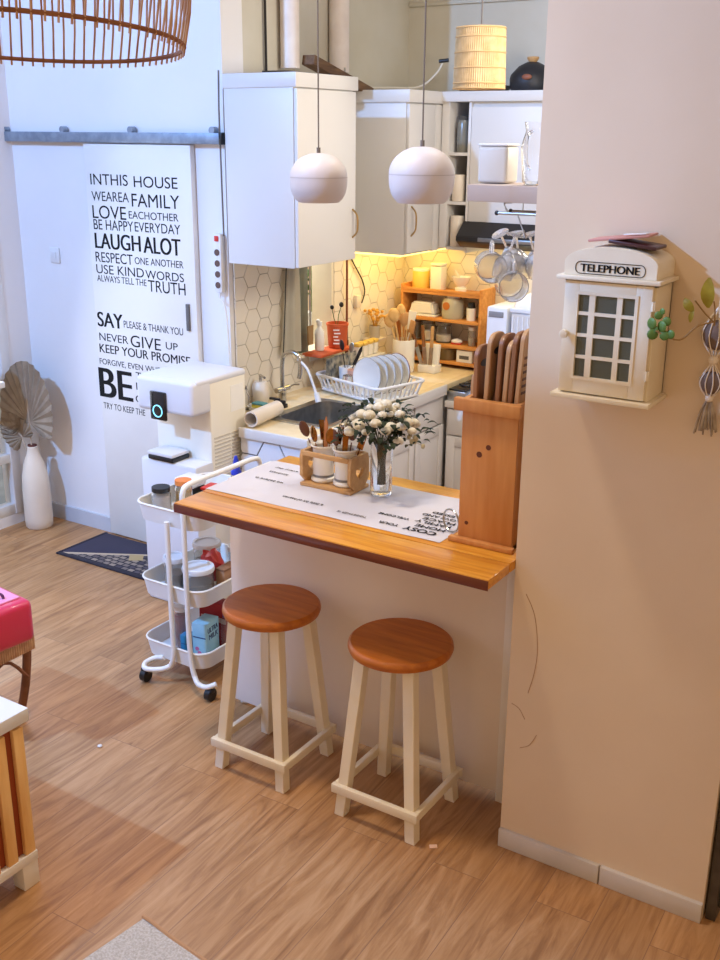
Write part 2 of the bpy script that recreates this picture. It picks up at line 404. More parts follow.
B().box(-.335,.335,-.19,-.165,0,.009,.002).box(-.345,-.325,-.19,.165,0,.009,.002).obj('border',mat('mat_border',(38,34,46),.9),t)
B().prism([(0,0),(.07,.03),(.11,-.02),(.05,-.06)],.008,.0095,'xy').obj('emblem',mat('mat_gold',(170,148,104),.9),t,'gold emblem')

# ---------- vase and palm leaves
t=thing('floor_vase','tall cream ceramic bottle vase on the floor by the left wall','vase',(-4.46,3.70,0))
t.location=(-4.455,3.665,0)
B().lathe([(0,0),(.066,0),(.074,.01),(.076,.05),(.075,.22),(.070,.30),(.055,.37),(.036,.42),(.029,.45),(.030,.465),(.026,.468),(.024,.45),(.03,.41),(0,.40)],n=40).obj('body',CERC,t)
B().cyl((0,0,.45),(0,0,.475),.025).obj('mouth',mat('vase_mouth_brown',(92,44,34),.7),t,'dark brown mouth')
def palm(name,label,base,H,Wd,tilt,yaw_,lab=None):
    t=thing(name,label,'dried leaf',base,yaw_,'dried palm fans in the floor vase')
    b=bmesh.new();n=22
    vs=[];c=b.verts.new((0,0,H*.28))
    ring=[]
    for i in range(n*2+1):
        a=-2.35+4.7*i/(n*2)
        R=H*.72*(.46+.54*math.cos(a/2.4)**1.6)
        x=math.sin(a)*R*Wd/(H*.62);z=H*.28+R*math.cos(a)*1.0
        if abs(a)>1.6: z=max(z,H*.12)
        y=(.008 if i%2 else -.006)
        ring.append(b.verts.new((x,y-.02*abs(math.sin(a)),z)))
    for i in range(n*2): b.faces.new((c,ring[i],ring[i+1]))
    bmesh.ops.solidify(b,geom=b.faces[:],thickness=.0015)
    B2=B();B2.bm.free();B2.bm=b
    M=Matrix.Rotation(tilt,4,'Y');b.transform(M)
    B2.obj('fan',PALM,t,ang=5)
    B().tube([(0,0,-.12),M@Vector((0,0,H*.3)),M@Vector((0,-.004,H*.8))],[.004,.004,.0015],6).obj('stem',PALM,t)
    return t
palm('dried_palm_leaf','large upright dried palm fan in the floor vase',(-4.455,3.66,.47),.47,.165,.0,0.25)
palm('dried_palm_leaf','small drooping dried palm fan at the left of the vase',(-4.46,3.655,.47),.22,.09,-.75,.3)
# woven bag hanging at left edge
t=thing('woven_basket','small beige woven basket on the glass panel frame at the left edge','basket',(-4.5,3.40,.85))
b=B()
for k in range(7): b.tube([( .07*(1-.04*k)*math.cos(a*PI/8),.09*(1-.03*k)*math.sin(a*PI/8),.02+k*.02) for a in range(16)],.011,6,closed=True)
b.obj('weave',mat('woven_beige',(170,152,130),.8),t)
B().tube([(0,-.07,.14),(0,-.05,.26),(0,.05,.26),(0,.07,.14)],.005,6,smooth=5).obj('handle',BLK,t,'black strap')
B().box(-.09,.08,-.1,.1,-.02,.012,.004).obj('ledge',W,t,'white bracket')

# ---------- water dispenser
t=thing('water_dispenser','white freestanding water dispenser with black touch panel left of the bar','dispenser',(-3.122,3.30,0))
D=mat('dispenser_white',(220,220,224),.34)
DS=mat('dispenser_side_cream',(238,232,216),.4)
B().box(-.163,.163,.12,.37,0,1.07,.008).obj('body',DS,t)
B().box(-.165,.165,0,.135,.925,1.08,.022,4).box(-.165,.165,.03,.375,1.05,1.082,.012,3).obj('head',D,t)
B().box(-.165,.165,.005,.13,0,.70,.012).obj('lower_front',D,t)
dt=B().box(-.11,.04,-.004,.11,.70,.722,.006).obj('drip_tray',BLK,t,'black drip tray');B().box(-.11,.04,-.008,.11,.723,.74,.006).obj('tray_grille',D,dt,'white grille')
pn=B().box(-.072,.02,-.012,.002,.893,1.022,.006).obj('touch_panel',mat('panel_black_gloss',(10,12,16),.12,coat=.5),t,'glossy black touch panel')
B().tube([(-.026+.026*math.cos(a*PI/12),-.013,.935+.026*math.sin(a*PI/12)) for a in range(24)],.0028,6,closed=True).obj('ring_light',mat('ring_glow',(150,220,240),.4,emit=(120,210,240),estr=1.2),pn,'pale blue lit ring')
v=B()
for k in range(14):
    z=.80-k*.017
    v.box(.1625,.1655,.14,.25,z,z+.006).box(.1625,.1655,.26,.355,z,z+.006)
v.obj('vent',mat('vent_shadow_cream',(206,198,180),.6),t)
B().box(.1627,.1645,.26,.35,.90,1.02).obj('sticker',mat('sticker_white',(244,242,236),.5),t)

# ---------- serving cart
def rrect(x0,x1,y0,y1,r,n=6):
    p=[]
    for cx,cy,a0 in((x1-r,y1-r,0),(x0+r,y1-r,90),(x0+r,y0+r,180),(x1-r,y0+r,270)):
        for k in range(n+1):
            a=math.radians(a0+90*k/n);p.append((cx+r*math.cos(a),cy+r*math.sin(a)))
    return p
cart=thing('utility_cart','white three-tier metal trolley on castors left of the bar','trolley',(-2.625,2.97,0))
CM=mat('cart_white',(232,230,224),.4)
def tray(z,par):
    b=bmesh.new();o=rrect(-.165,.165,-.225,.225,.06);lo=[(x*.94,y*.95) for x,y in o]
    def ring(pts,z): return [b.verts.new((x,y,z)) for x,y in pts]
    R=[ring(o,z),ring(lo,z-.07)];inn=[(x*.985,y*.985) for x,y in o];inl=[(x*.92,y*.935) for x,y in o]
    R+= [ring(inl,z-.064),ring(inn,z)]
    k=len(o)
    for a,c in((0,1),(2,3),(3,0)):
        for i in range(k): b.faces.new((R[a][i],R[a][(i+1)%k],R[c][(i+1)%k],R[c][i]))
    b.faces.new(R[1]);b.faces.new(R[2])
    bmesh.ops.recalc_face_normals(b,faces=b.faces[:])
    q=B();q.bm.free();q.bm=b
    ob=q.obj('tray',CM,par)
    B().tube([(x,y,z) for x,y in o],.0045,6,closed=True).obj('rim',CM,ob)
for z in(.745,.43,.165): tray(z,cart)
for y in(-.235,.235):
    s=1 if y<0 else -1
    B().tube([(.125,y,.075),(.11,y,.14),(.105,y,.3),(.105,y,.6),(.105,y,.80)],.0105,10,smooth=4).tube([(.02,y,.70),(.02,y,.3),(.02,y,.14),(.0,y,.085)],.0105,10,smooth=4).obj('post',CM,cart)
    B().tube([(.0,y,.085),(-.03,y-s*.02,.07),(-.09,y-s*.045,.065),(-.12,y-s*.02,.07),(-.105,y+s*.02,.08),(-.05,y+s*.02,.1)],.0105,10,smooth=5).obj('foot',CM,cart)
    B().tube([(.125,y,.075),(.15,y-s*.01,.055),(.20,y-s*.02,.06),(.235,y,.075)],.0105,10,smooth=5).obj('foot',CM,cart)
B().tube([(.105,-.235,.79),(.105,-.23,.835),(.105,-.19,.855),(.105,0,.855),(.105,.19,.855),(.105,.23,.835),(.105,.235,.79)],.0105,10,smooth=5).obj('handle',CM,cart)
for x,y in((-.105,-.27),(.21,-.245),(-.105,.27),(.21,.245)):
    c=B().cyl((x-.012,y,.028),(x+.012,y,.028),.026,n=18).box(x-.016,x+.016,y-.012,y+.012,.035,.06,.003).obj('castor',BLK,cart)
CX,CY=-2.625,2.97
# cart contents
def jar(name,label,cat,loc,r,h,glass,fill,fillm,lidm,group=None,lidh=.018):
    t=thing(name,label,cat,loc,0,group)
    B().lathe([(0,0),(r*.92,0),(r,r*.12),(r,h*.86),(r*.86,h*.95),(r*.86,h),(r*.8,h),(r*.8,h*.93),(r*.93,h*.84),(r*.93,r*.2),(0,r*.15)],n=24).obj('body',glass,t)
    if fillm: B().lathe([(0,r*.16),(r*.9,r*.2),(r*.9,h*fill),(0,h*fill*1.03)],n=24).obj('contents',fillm,t)
    if lidm: B().cyl((0,0,h),(0,0,h+lidh),r*.95,n=24).obj('lid',lidm,t)
    return t
z1=.682;z2=.367;z3=.102
jar('glass_jar','glass jar with a black lid at the front of the top tier','jar',(-2.735,2.85,z1),.038,.085,CPL,.8,mat('pale_powder',(222,206,196),.8),BLK)
jar('glass_jar','short jar of yellow preserve with orange cap on the top tier','jar',(-2.69,2.93,z1),.035,.10,CPL,.8,HONEY,mat('orange_cap',(222,128,60),.5))
t=thing('white_flip_box','low white box with black base at the far left of the top tier','box',(-2.735,3.02,z1))
B().box(-.045,.045,-.045,.045,0,.06,.006).obj('base',BLK,t);B().box(-.048,.048,-.05,.05,.06,.10,.012).obj('lid',WPL,t)
t=thing('food_box','clear box with red lid on the left of the top tier','box',(-2.62,3.04,z1),.1,'red lidded boxes on the trolley')
B().box(-.045,.045,-.035,.035,0,.06,.006).obj('body',CPL,t);B().box(-.048,.048,-.038,.038,.06,.072,.004).obj('lid',RED,t)
dup(t,(-2.53,3.08,z1),.25,'clear box with red lid on the right of the top tier')
t=thing('dispensing_bottle','small clear bottle with blue cone nozzle on the trolley','bottle',(-2.60,3.15,z1))
B().lathe([(0,0),(.022,0),(.024,.01),(.024,.09),(.016,.10),(0,.10)],n=20).obj('body',CPL,t)
B().lathe([(.022,.098),(.022,.11),(.017,.118),(.010,.16),(.006,.175),(0,.175)],n=20).obj('nozzle',BLUE,t)
t=thing('plastic_cup','pinkish clear plastic cup beside the blue nozzle bottle','cup',(-2.52,3.16,z1))
B().lathe([(0,0),(.02,0),(.028,.11),(.0265,.11),(.0185,.004),(0,.004)],n=20).obj('body',CPL,t);B().lathe([(0,.006),(.018,.008),(.022,.05),(0,.05)],n=20).obj('contents',mat('pink_liquid',(230,150,180),.4),t)
cl=WPL
def canister(loc,r,h,label,g='clear canisters on the middle tier'):
    t=thing('storage_canister',label,'canister',loc,0,g)
    B().lathe([(0,0),(r*.94,0),(r,.008),(r,h),(r*.95,h),(r*.95,.01),(0,.01)],n=28).obj('body',CPL,t)
    B().lathe([(0,.012),(r*.9,.012),(r*.9,h*.55),(0,h*.57)],n=24).obj('contents',mat('grey_grain',(176,160,146),.9),t)
    B().lathe([(0,h),(r*1.06,h),(r*1.08,h+.008),(r*1.04,h+.018),(r*.86,h+.018),(r*.84,h+.012),(0,h+.012)],n=28).obj('lid',WPL,t)
canister((-2.56,2.85,z2),.06,.105,'clear canister with round white lid at the front of the middle tier')
canister((-2.69,2.86,z2),.045,.115,'clear canister with white lid at the left of the middle tier')
canister((-2.66,3.02,z2),.055,.13,'clear canister with white lid at the back left of the middle tier')
canister((-2.54,3.08,z2),.045,.12,'clear canister with white lid at the back right of the middle tier')
t=thing('snack_packet','crumpled red packet between the canisters on the trolley','packet',(-2.585,2.965,z2))
t_b=B()
bm=bmesh.new();bmesh.ops.create_icosphere(bm,subdivisions=3,radius=1)
for v in bm.verts:
    q=random.uniform(.9,1.1);v.co=Vector((v.co.x*.06*q,v.co.y*.035*q,.075+v.co.z*.07*q+.012*math.sin(v.co.x*6)))
t_b.bm.free();t_b.bm=bm;t_b.obj('wrap',mat('packet_red',(196,52,44),.35),t,ang=20)
t=thing('kraft_box','small brown box at the right of the middle tier','box',(-2.497,2.95,z2))
B().box(-.022,.022,-.045,.045,0,.10,.003).obj('body',mat('kraft_brown',(168,126,92),.7,rgb2=(148,104,74),scale=18),t);B().box(-.0225,.0225,-.0455,.0455,.095,.104,.002).obj('flap',mat('kraft_dark',(130,90,62),.7),t)
def carton(loc,w,d,h,m,label,txt=None,rz=0):
    t=thing('milk_carton',label,'carton',loc,rz,'cartons on the lowest tier')
    B().box(-w/2,w/2,-d/2,d/2,0,h,.003).obj('body',m,t)
    B().box(-w/2+.004,w/2-.004,-d/2-.0006,-d/2,h*.62,h*.65).box(w/2,w/2+.0006,-d/2+.01,d/2-.01,h*.08,h*.12).obj('stripe',mat('carton_navy',(34,70,120),.5),t)
    if txt:
        M=Matrix.Rotation(PI/2,4,'Z')
        b=text_bm([(txt[0],-d*.38,d*.38,h*.74,h*.13,.02),(txt[1],-d*.30,d*.38,h*.56,h*.13,.02)]);b.bm.transform(Matrix.Translation((w/2+.001,0,0))@M);b.obj('lettering',mat('carton_ink',(24,50,96),.5),t)
        b=B()
        for cx,cz in((-.012,.055),(.014,.03),(-.002,.038)): b.cyl((cx,-d/2-.0012,cz),(cx,-d/2,cz),.009,n=12)
        b.obj('printed_berries',mat('berry_pink',(206,110,150),.5),t)
    return t
carton((-2.535,2.85,z3),.066,.095,.165,MILK,'tall pale blue milk carton on the lowest trolley tier',('ULTRA','MILK'),.15)
carton((-2.60,2.815,z3),.04,.05,.10,MILK2,'small teal carton left of the tall pale blue carton',None,.1)
jar('sauce_bottle','clear bottle of reddish sauce at the left of the lowest tier','bottle',(-2.665,2.86,z3),.034,.17,CPL,.9,mat('red_sauce',(176,96,84),.5),WPL)
t=thing('red_box','dark red printed box behind the cartons on the lowest tier','box',(-2.56,2.955,z3),.1)
B().box(-.07,.07,-.03,.03,0,.20,.003).obj('body',mat('box_red',(170,36,40),.5),t)
B().box(-.06,.06,-.0315,-.03,.12,.14).obj('label',mat('box_label',(230,200,190),.5),t);
t=thing('soap_bottle','small clear bottle with purple cap behind the tall pale blue carton','bottle',(-2.495,2.93,z3))
B().lathe([(0,0),(.022,0),(.022,.14),(.012,.16),(0,.16)],n=18).obj('body',CPL,t);B().cyl((0,0,.155),(0,0,.19),.014).obj('cap',mat('purple_cap',(60,40,140),.4),t)

# ---------- bar counter
bar=thing('bar_counter','honey-coloured wooden breakfast bar on a white panelled base','bar counter',(-1.67,2.75,0))
def L(x): return x+1.67
def Ly(y): return y-2.75
b=B()
for y0,y1 in((2.385,2.522),(2.526,2.76),(2.763,3.02)): b.box(-2.235+1.67,-1.101+1.67,y0-2.75,y1-2.75,.925,.955,.003)
b.obj('top',BARW,bar)
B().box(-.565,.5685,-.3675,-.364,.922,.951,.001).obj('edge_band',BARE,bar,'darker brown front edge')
B().box(-.64,.50,0,.03,.0+.03,.925,.002).obj('front_panel',mat('panel_offwhite',(232,222,212),.6,rgb2=(226,214,202),scale=2),bar)
B().box(-.64,-.61,.03,.25,0,.925,.002).box(.47,.50,.03,.25,0,.925,.002).obj('side_panel',W,bar)
B().box(.465,.50,-.006,.0,.0,.925,.002).obj('leg',W,bar)
B().box(.508,.566,-.02,.25,.32,.92,.002).obj('filler_strip',mat('filler_grey',(120,108,98),.7),bar,'grey filler strip against the pillar')
B().box(.508,.566,-.03,.25,.0,.32,.002).obj('filler_block',mat('filler_brown',(150,84,44),.6),bar,'brown block against the pillar')
# runner
def runner():
    t=thing('table_runner','white printed cloth runner along the breakfast bar','runner',(-1.75,2.74,.9555))
    b=bmesh.new();nx,ny=60,12
    x0,x1,y0,y1=-2.238,-1.34,2.548,2.93
    path=[(-.045,-.09),(-.0,-.05)]
    vs={}
    for i in range(nx+1):
        for j in range(ny+1):
            x=x0+(x1-x0)*i/nx;y=y0+(y1-y0)*j/ny
            z=.0012+.0012*math.sin(x*17+j*.3)*math.sin(y*23)
            vs[i,j]=b.verts.new((x+1.75,y-2.74,max(z,.0008)))
    dv=[b.verts.new((x0+1.75-.004,y0-2.74+(y1-y0)*j/ny,-.01)) for j in range(ny+1)]
    dv2=[b.verts.new((x0+1.75-.006,y0-2.74+(y1-y0)*j/ny,-.02)) for j in range(ny+1)]
    for i in range(nx):
        for j in range(ny): b.faces.new((vs[i,j],vs[i+1,j],vs[i+1,j+1],vs[i,j+1]))
    for j in range(ny):
        b.faces.new((dv[j],vs[0,j],vs[0,j+1],dv[j+1]));b.faces.new((dv2[j],dv[j],dv[j+1],dv2[j+1]))
    bmesh.ops.recalc_face_normals(b,faces=b.faces[:]);bmesh.ops.solidify(b,geom=b.faces[:],thickness=.0008)
    q=B();q.bm.free();q.bm=b;q.obj('cloth',mat('runner_cloth',(214,214,224),.85,rgb2=(206,206,218),scale=4),t)
    def flat(ws,name,m):
        q=text_bm(ws);q.bm.transform(Matrix.Translation((0,0,.0045))@Matrix.Rotation(PI,4,'Z')@Matrix.Rotation(-PI/2,4,'X'));q.obj(name,m,t)
    flat([('COSY',-.37,-.26,.13,.026,.02),('YOUR',-.24,-.17,.135,.016,.01),('HOME',-.38,-.28,.095,.02,.01),('FAMILY',-.38,-.26,.06,.018,.01),('PLACE',-.38,-.27,.03,.018,.01),('LOVE AND',-.38,-.25,.0,.016,.01),('BLESSED',-.38,-.27,-.03,.016,.01),('WELCOME',-.24,-.13,.07,.014,.01)],'lettering',INK)
    flat([('TOGETHER IS',-.12,-.01,.13,.012,0),('a little bit of heaven',.06,.22,.11,.016,0),('we believe in',.30,.42,.0,.016,0),('kindness',.34,.42,-.08,.014,0),('every day',.33,.43,-.13,.014,0)],'small_lettering',GREYI)
runner()
# wooden box with boards
crate=thing('pine_box','tall pine wood box of chopping boards on the right end of the bar','box',(-1.222,2.668,.9555))
cw=B();x0,x1,y0,y1=-.0865,.0865,-.066,.066;hh=.435
b=B().box(x0,x1,y0,y0+.014,.0,hh,.002);b.obj('front_board',PINE,crate)
B().box(x0,x1,y1-.014,y1,0,hh,.002).obj('back_board',PINE,crate)
B().box(x0,x0+.014,y0+.014,y1-.014,0,hh,.001).obj('side_board',PINE,crate);B().box(x1-.014,x1,y0+.014,y1-.014,0,hh,.001).obj('side_board',PINE,crate)
B().box(x0,x1,y0+.014,y1-.014,0,.014).obj('bottom',PINE,crate)
B().box(x0-.02,x1+.012,y0-.02,y0,.40,.437,.003).obj('rim',PINE,crate);B().box(x0-.022,x1+.012,y0-.022,y0,0,.016,.003).obj('foot_strip',PINE,crate)
for kx,kz,kr in((.0,.30,.008),(-.028,.275,.009),(-.06,.06,.006)):
    B().cyl((kx,y0-.0006,kz),(kx,y0+.001,kz),kr,n=14).obj('knot',mat('knot_brown',(96,44,20),.6),crate)
# chopping boards
def board(x,h,w,m,label,tilt=0,top='round',holey=True,y=.0):
    t=thing('chopping_board',label,'chopping board',(-1.235+x,2.668+y,.975),0,'chopping boards in the pine box')
    pts=[];n=8;r=w*.35
    if top=='paddle':
        pts=[(-w/2,0),(w/2,0),(w/2,h*.62),(w*.40,h*.70),(w*.2,h*.76),(w*.2,h*.93),(w*.1,h),(-w*.1,h),(-w*.2,h*.93),(-w*.2,h*.76),(-w*.40,h*.70),(-w/2,h*.62)]
    else:
        pts=[(-w/2,0),(w/2,0)]+[(w/2-r+r*math.cos(a),h-r+r*math.sin(a)) for a in [PI/2*k/n for k in range(n+1)]]+[(-w/2+r+r*math.cos(a),h-r+r*math.sin(a)) for a in [PI/2+PI/2*k/n for k in range(n+1)]]
    b=B().prism(pts,-.007,.007,'yz',.002)
    if top!='paddle':
        # finger slot as separate dark inset
        pass
    b.bm.transform(Matrix.Rotation(tilt,4,'Y'));b.obj('blade',m,t)
    if holey:
        q=B()
        if top=='paddle': q.cyl((-.0078,0,h*.92),(.0078,0,h*.92),.011,n=14)
        else: q.prism([(.03*math.cos(a),h-.05+.011*math.sin(a)) for a in [2*PI*k/14 for k in range(14)]],-.0078,.0078,'yz')
        q.bm.transform(Matrix.Rotation(tilt,4,'Y'));q.obj('hang_hole',BLK,t)
    return t
board(-.062,.47,.07,BRD2,'thin pale paddle board at the far left of the pine box',-.02,'paddle')
board(-.043,.56,.09,BRD,'brown chopping board with dark finger slot, second from the left',-.01)
board(-.025,.60,.095,BRD2,'taller pale brown chopping board, third from the left in the box',.03)
board(-.007,.575,.085,BRD3,'dark walnut paddle board in the middle of the pine box',.03,'paddle')
board(.010,.60,.095,BRD,'brown board with finger slot right of the walnut paddle board',.03)
board(.027,.585,.09,BRD2,'pale brown board third from the right, slightly tilted',.04)
board(.044,.61,.09,BRD,'tall brown board beside the carved end board',.04)
t=board(.061,.62,.092,BRD2,'pale carved board at the far right of the pine box',.05,holey=False)
q=B()
for k in range(6): q.box(.0070,.0085,-.038,.038,.44+k*.02,.447+k*.02)
q.bm.transform(Matrix.Rotation(.05,4,'Y'));q.obj('carving',BRD3,t)
# bread ring (metal ring behind box)
tg=tag(B().tube([(.0,.035*math.cos(a*PI/12),.035+.035*math.sin(a*PI/12)) for a in range(24)],.003,6,closed=True).obj('metal_ring',STEEL,loc=(-1.352,2.64,.9605)),'small steel ring standing at the left foot of the pine box','ring')
tg.rotation_euler=(0,0,1.2)
# cutlery caddy
cad=thing('cutlery_caddy','light wood caddy with heart cut-outs holding two white cups','caddy',(-1.89,2.81,.9575))
B().box(-.103,.103,-.058,.058,0,.012,.002).obj('base',BEECH,cad)
def heart(s,cx,cz): return [(cx+s*16*math.sin(a)**3/17,cz+s*(13*math.cos(a)-5*math.cos(2*a)-2*math.cos(3*a)-math.cos(4*a))/17) for a in [2*PI*k/24 for k in range(24)]]
for sx in(-1,1):
    # side panel with a real heart opening: bridge outer rectangle and heart
    h=heart(.026,0,.065);k=24;out=[]
    for (y,z) in h:
        a=math.atan2(z-.065,y);dx=math.cos(a);dz=math.sin(a);s_=min(.058/abs(dx) if abs(dx)>1e-6 else 9,.056/abs(dz) if abs(dz)>1e-6 else 9);out.append((dx*s_,.068+dz*s_))
    bm=bmesh.new();X0,X1=(sx*.103-.006*sx*2,sx*.103);R=[]
    for X in(X0,X1): R.append([bm.verts.new((X,y,z)) for y,z in h]);R.append([bm.verts.new((X,y,z)) for y,z in out])
    for i in range(k):
        j=(i+1)%k
        bm.faces.new((R[0][i],R[0][j],R[1][j],R[1][i]));bm.faces.new((R[2][i],R[2][j],R[3][j],R[3][i]))
        bm.faces.new((R[0][i],R[0][j],R[2][j],R[2][i]));bm.faces.new((R[1][i],R[1][j],R[3][j],R[3][i]))
    bmesh.ops.recalc_face_normals(bm,faces=bm.faces[:]);q=B();q.bm.free();q.bm=bm;q.obj('side_panel',BEECH,cad,ang=30)
B().box(-.091,.091,-.058,-.046,.108,.124,.002).box(-.091,.091,.046,.058,.108,.124,.002).obj('rail',BEECH,cad)
def cup(x,label):
    t=thing('cutlery_cup',label,'cup',(-1.89+x,2.81,.97),0,'white cutlery cups')
    B().lathe([(0,0),(.036,0),(.042,.006),(.042,.014),(.036,.018),(.036,.118),(.044,.126),(.044,.130),(.040,.130),(.033,.122),(.033,.01),(0,.008)],n=32).obj('body',CERW,t)
    B().lathe([(.0365,.019),(.0372,.019),(.0372,.027),(.0365,.027)],n=32).obj('band',mat('cup_band_grey',(130,130,132),.4),t)
cup(-.045,'white cup of gold cutlery in the left of the heart caddy');cup(.045,'white cup of gold spoons in the right of the heart caddy')
def utensil(name,loc,lean,az,kind,label,m=BRASS,L=.19,grp='gold cutlery in the caddy cups'):
    t=thing(name,label,kind,loc,az,grp)
    M=Matrix.Rotation(lean,4,'Y')
    hd=B().tube([(0,0,0),(0,0,L*.45),(0,0,L*.66)],[.0035,.0028,.0022],6);hd.bm.transform(M);hd.obj('handle',m,t)
    if kind=='spoon': q=B().sph((0,0,L*.83),.028,(.62,.16,1.05),14)
    elif kind=='fork':
        q=B().box(-.011,.011,-.0015,.0015,L*.64,L*.80,.001)
        for k in(-1,-.33,.33,1): q.box(k*.009-.0018,k*.009+.0018,-.0013,.0013,L*.79,L*1.0)
    else: q=B().prism([(-.009,L*.5),(.009,L*.5),(.011,L*.9),(0,L*1.02),(-.009,L*.9)],-.0012,.0012,'xz')
    q.bm.transform(M);q.obj('bowl' if kind=='spoon' else ('tines' if kind=='fork' else 'blade'),m,t)
WOODU=mat('utensil_wood',(178,108,50),.5)
DK=mat('utensil_dark',(90,48,24),.4)
cut=[(-.055,-.01,-.28,'spoon',BRASS),(-.05,.012,-.12,'fork',BRASS),(-.045,.0,.02,'knife',WOODU),(-.035,-.012,.12,'spoon',BRASS),(-.033,.012,.26,'fork',BRASS),(-.06,.005,-.4,'spoon',DK),
     (.035,-.01,-.22,'spoon',DK),(.04,.012,-.02,'spoon',BRASS),(.05,-.005,.14,'spoon',DK),(.055,.010,.3,'fork',BRASS),(.045,-.015,.05,'knife',BRASS)]
desc=['gold spoon leaning left','gold fork near upright','broad wooden-toned knife upright','gold spoon leaning right','gold fork leaning far right','dark spoon leaning far left','dark spoon leaning left','gold spoon upright','dark spoon leaning right','gold fork leaning right','gold knife upright']
for i,(x,y,ln,k,m) in enumerate(cut):
    utensil(k,(-1.89+x*.8+(.0 if i<6 else .01),2.81+y,.985),ln,random.uniform(-.5,.5),k,desc[i]+(' in the left caddy cup' if i<6 else ' in the right caddy cup'),m,.18+.015*(i%3))
# glass vase with roses
vz=thing('glass_vase','clear cylindrical glass vase of white roses on the runner','vase',(-1.715,2.83,.9575))
B().lathe([(0,0),(.034,0),(.037,.004),(.0365,.18),(.0345,.18),(.0340,.012),(0,.010)],n=36).obj('body',GLASS,vz)
fl=thing('rose_bouquet','bouquet of small white roses with dark stems in the glass vase','bouquet',(-1.715,2.83,.985))
b=B()
heads=[]
for i in range(42):
    a=i*2.399;rr=.118*math.sqrt((i+.5)/42);z=.275-.085*(rr/.115)**2+random.uniform(-.018,.018)
    heads.append((rr*math.cos(a)*1.12,rr*math.sin(a)*.85,z))
for h in heads:
    b.tube([(random.uniform(-.012,.012),random.uniform(-.012,.012),.01),(h[0]*.15,h[1]*.15,.13),(h[0]*.6,h[1]*.6,.20),h],.0014,5,smooth=3)
b.obj('stems',mat('stem_dark',(64,66,50),.7),fl)
b=B()
for i in range(230):
    a=random.uniform(0,2*PI);rr=random.uniform(.02,.14);z=random.uniform(.17,.265)-.3*max(0,rr-.09)
    p=Vector((rr*math.cos(a)*1.1,rr*math.sin(a),z));d=Vector((math.cos(a),math.sin(a),random.uniform(-.6,.6))).normalized()*random.uniform(.02,.04)
    b.leaf(p,p+d,.02,.2,(0,0,1))
b.obj('foliage',LEAFD,fl)
for k,h in enumerate(heads):
    q=B();r=random.uniform(.014,.021)
    q.sph(h,r*.8,(1,1,.9),10)
    for a in range(5):
        A=a*2*PI/5+k;q.sph((h[0]+r*.35*math.cos(A),h[1]+r*.35*math.sin(A),h[2]-r*.1),r*.75,(1,1,.85),8)
    q.obj('rose',PETAL,fl)
b=B()
for i in range(16):
    a=random.uniform(-.7,.5) if i<11 else random.uniform(2.6,3.6);rr=random.uniform(.10,.155);z=random.uniform(.13,.22)
    b.sph((rr*math.cos(a),rr*math.sin(a)*.5,z),.007,(1,1,1.3),8)
    b.tube([(rr*.3*math.cos(a),rr*.2*math.sin(a),.2),(rr*math.cos(a),rr*math.sin(a)*.5,z)],.0008,4)
b.obj('filler_buds',mat('bud_olive',(186,176,140),.7),fl)['kind']='stuff'

# ---------- stools
def stool(loc,label):
    t=thing('bar_stool',label,'stool',loc,0,'white stools with round wooden seats')
    t.rotation_euler=(0,0,0)
    B().lathe([(0,.572),(.153,.572),(.162,.577),(.166,.588),(.164,.600),(.157,.606),(0,.607)],n=64).obj('seat',SEAT,t)
    for sx in(-1,1):
        for sy in(-1,1):
            B().sqbar((sx*.132,sy*.132,0),(sx*.085,sy*.085,.572),.036,.038).obj('leg',CREAM,t)
    B().box(-.078,.078,-.078,.078,.553,.5715,.002).obj('apron',CREAM,t)
    z0,z1=.085,.115
    for sgn in(-1,1):
        B().box(-.158,.158,sgn*.147-.009,sgn*.147+.009,z0,z1,.002).obj('stretcher',CREAM,t)
        B().box(sgn*.147-.009,sgn*.147+.009,-.138,.138,z0,z1,.002).obj('stretcher',CREAM,t)
    return t
s1=stool((-1.962,2.54,0),'white stool with round wooden seat next to the trolley')
dup(s1,(-1.463,2.545,0),0,'white stool with round wooden seat nearer the pillar')

# ---------- kitchen upper cabinets
def handle_x(t,x,y,z,h=.13):
    B().tube([(x,y,z-h/2),(x+.025,y,z-h*.3),(x+.03,y,z),(x+.025,y,z+h*.3),(x,y,z+h/2)],.0045,8,smooth=5).obj('handle',BRASSH,t,'curved brass handle')
c1=thing('wall_cabinet','large white wall cabinet, its pale end facing the room, left of the sink window','cabinet',(-2.95,4.03,1.53))
B().box(-.19,.185,-.23,.235,0,.80,.002).obj('body',CAB,c1)
B().box(-.192,.205,-.236,.25,.755,.815,.003).obj('cornice',CAB,c1)
dd=B().box(.187,.205,-.228,.232,.004,.75,.003).obj('door',CAB,c1)
handle_x(dd,.205,.205,.17)
c2=thing('wall_cabinet','second white wall cabinet in the corner past the window','cabinet',(-2.96,4.90,1.505))
B().box(-.206,.195,-.15,.555,0,.775,.002).obj('body',CAB,c2)
B().box(-.206,.22,-.16,.555,.745,.805,.003).obj('cornice',CAB,c2)
dd=B().box(.197,.215,-.148,.12,.01,.738,.003).obj('door',CAB,c2);handle_x(dd,.215,-.11,.17,.15)
B().box(.197,.213,.125,.19,.0,.74,.001).obj('filler',CAB,c2)
c3=thing('wall_cabinet','white back-wall cabinet with open shelf niches beside the hood','cabinet',(-2.4,5.27,1.5))
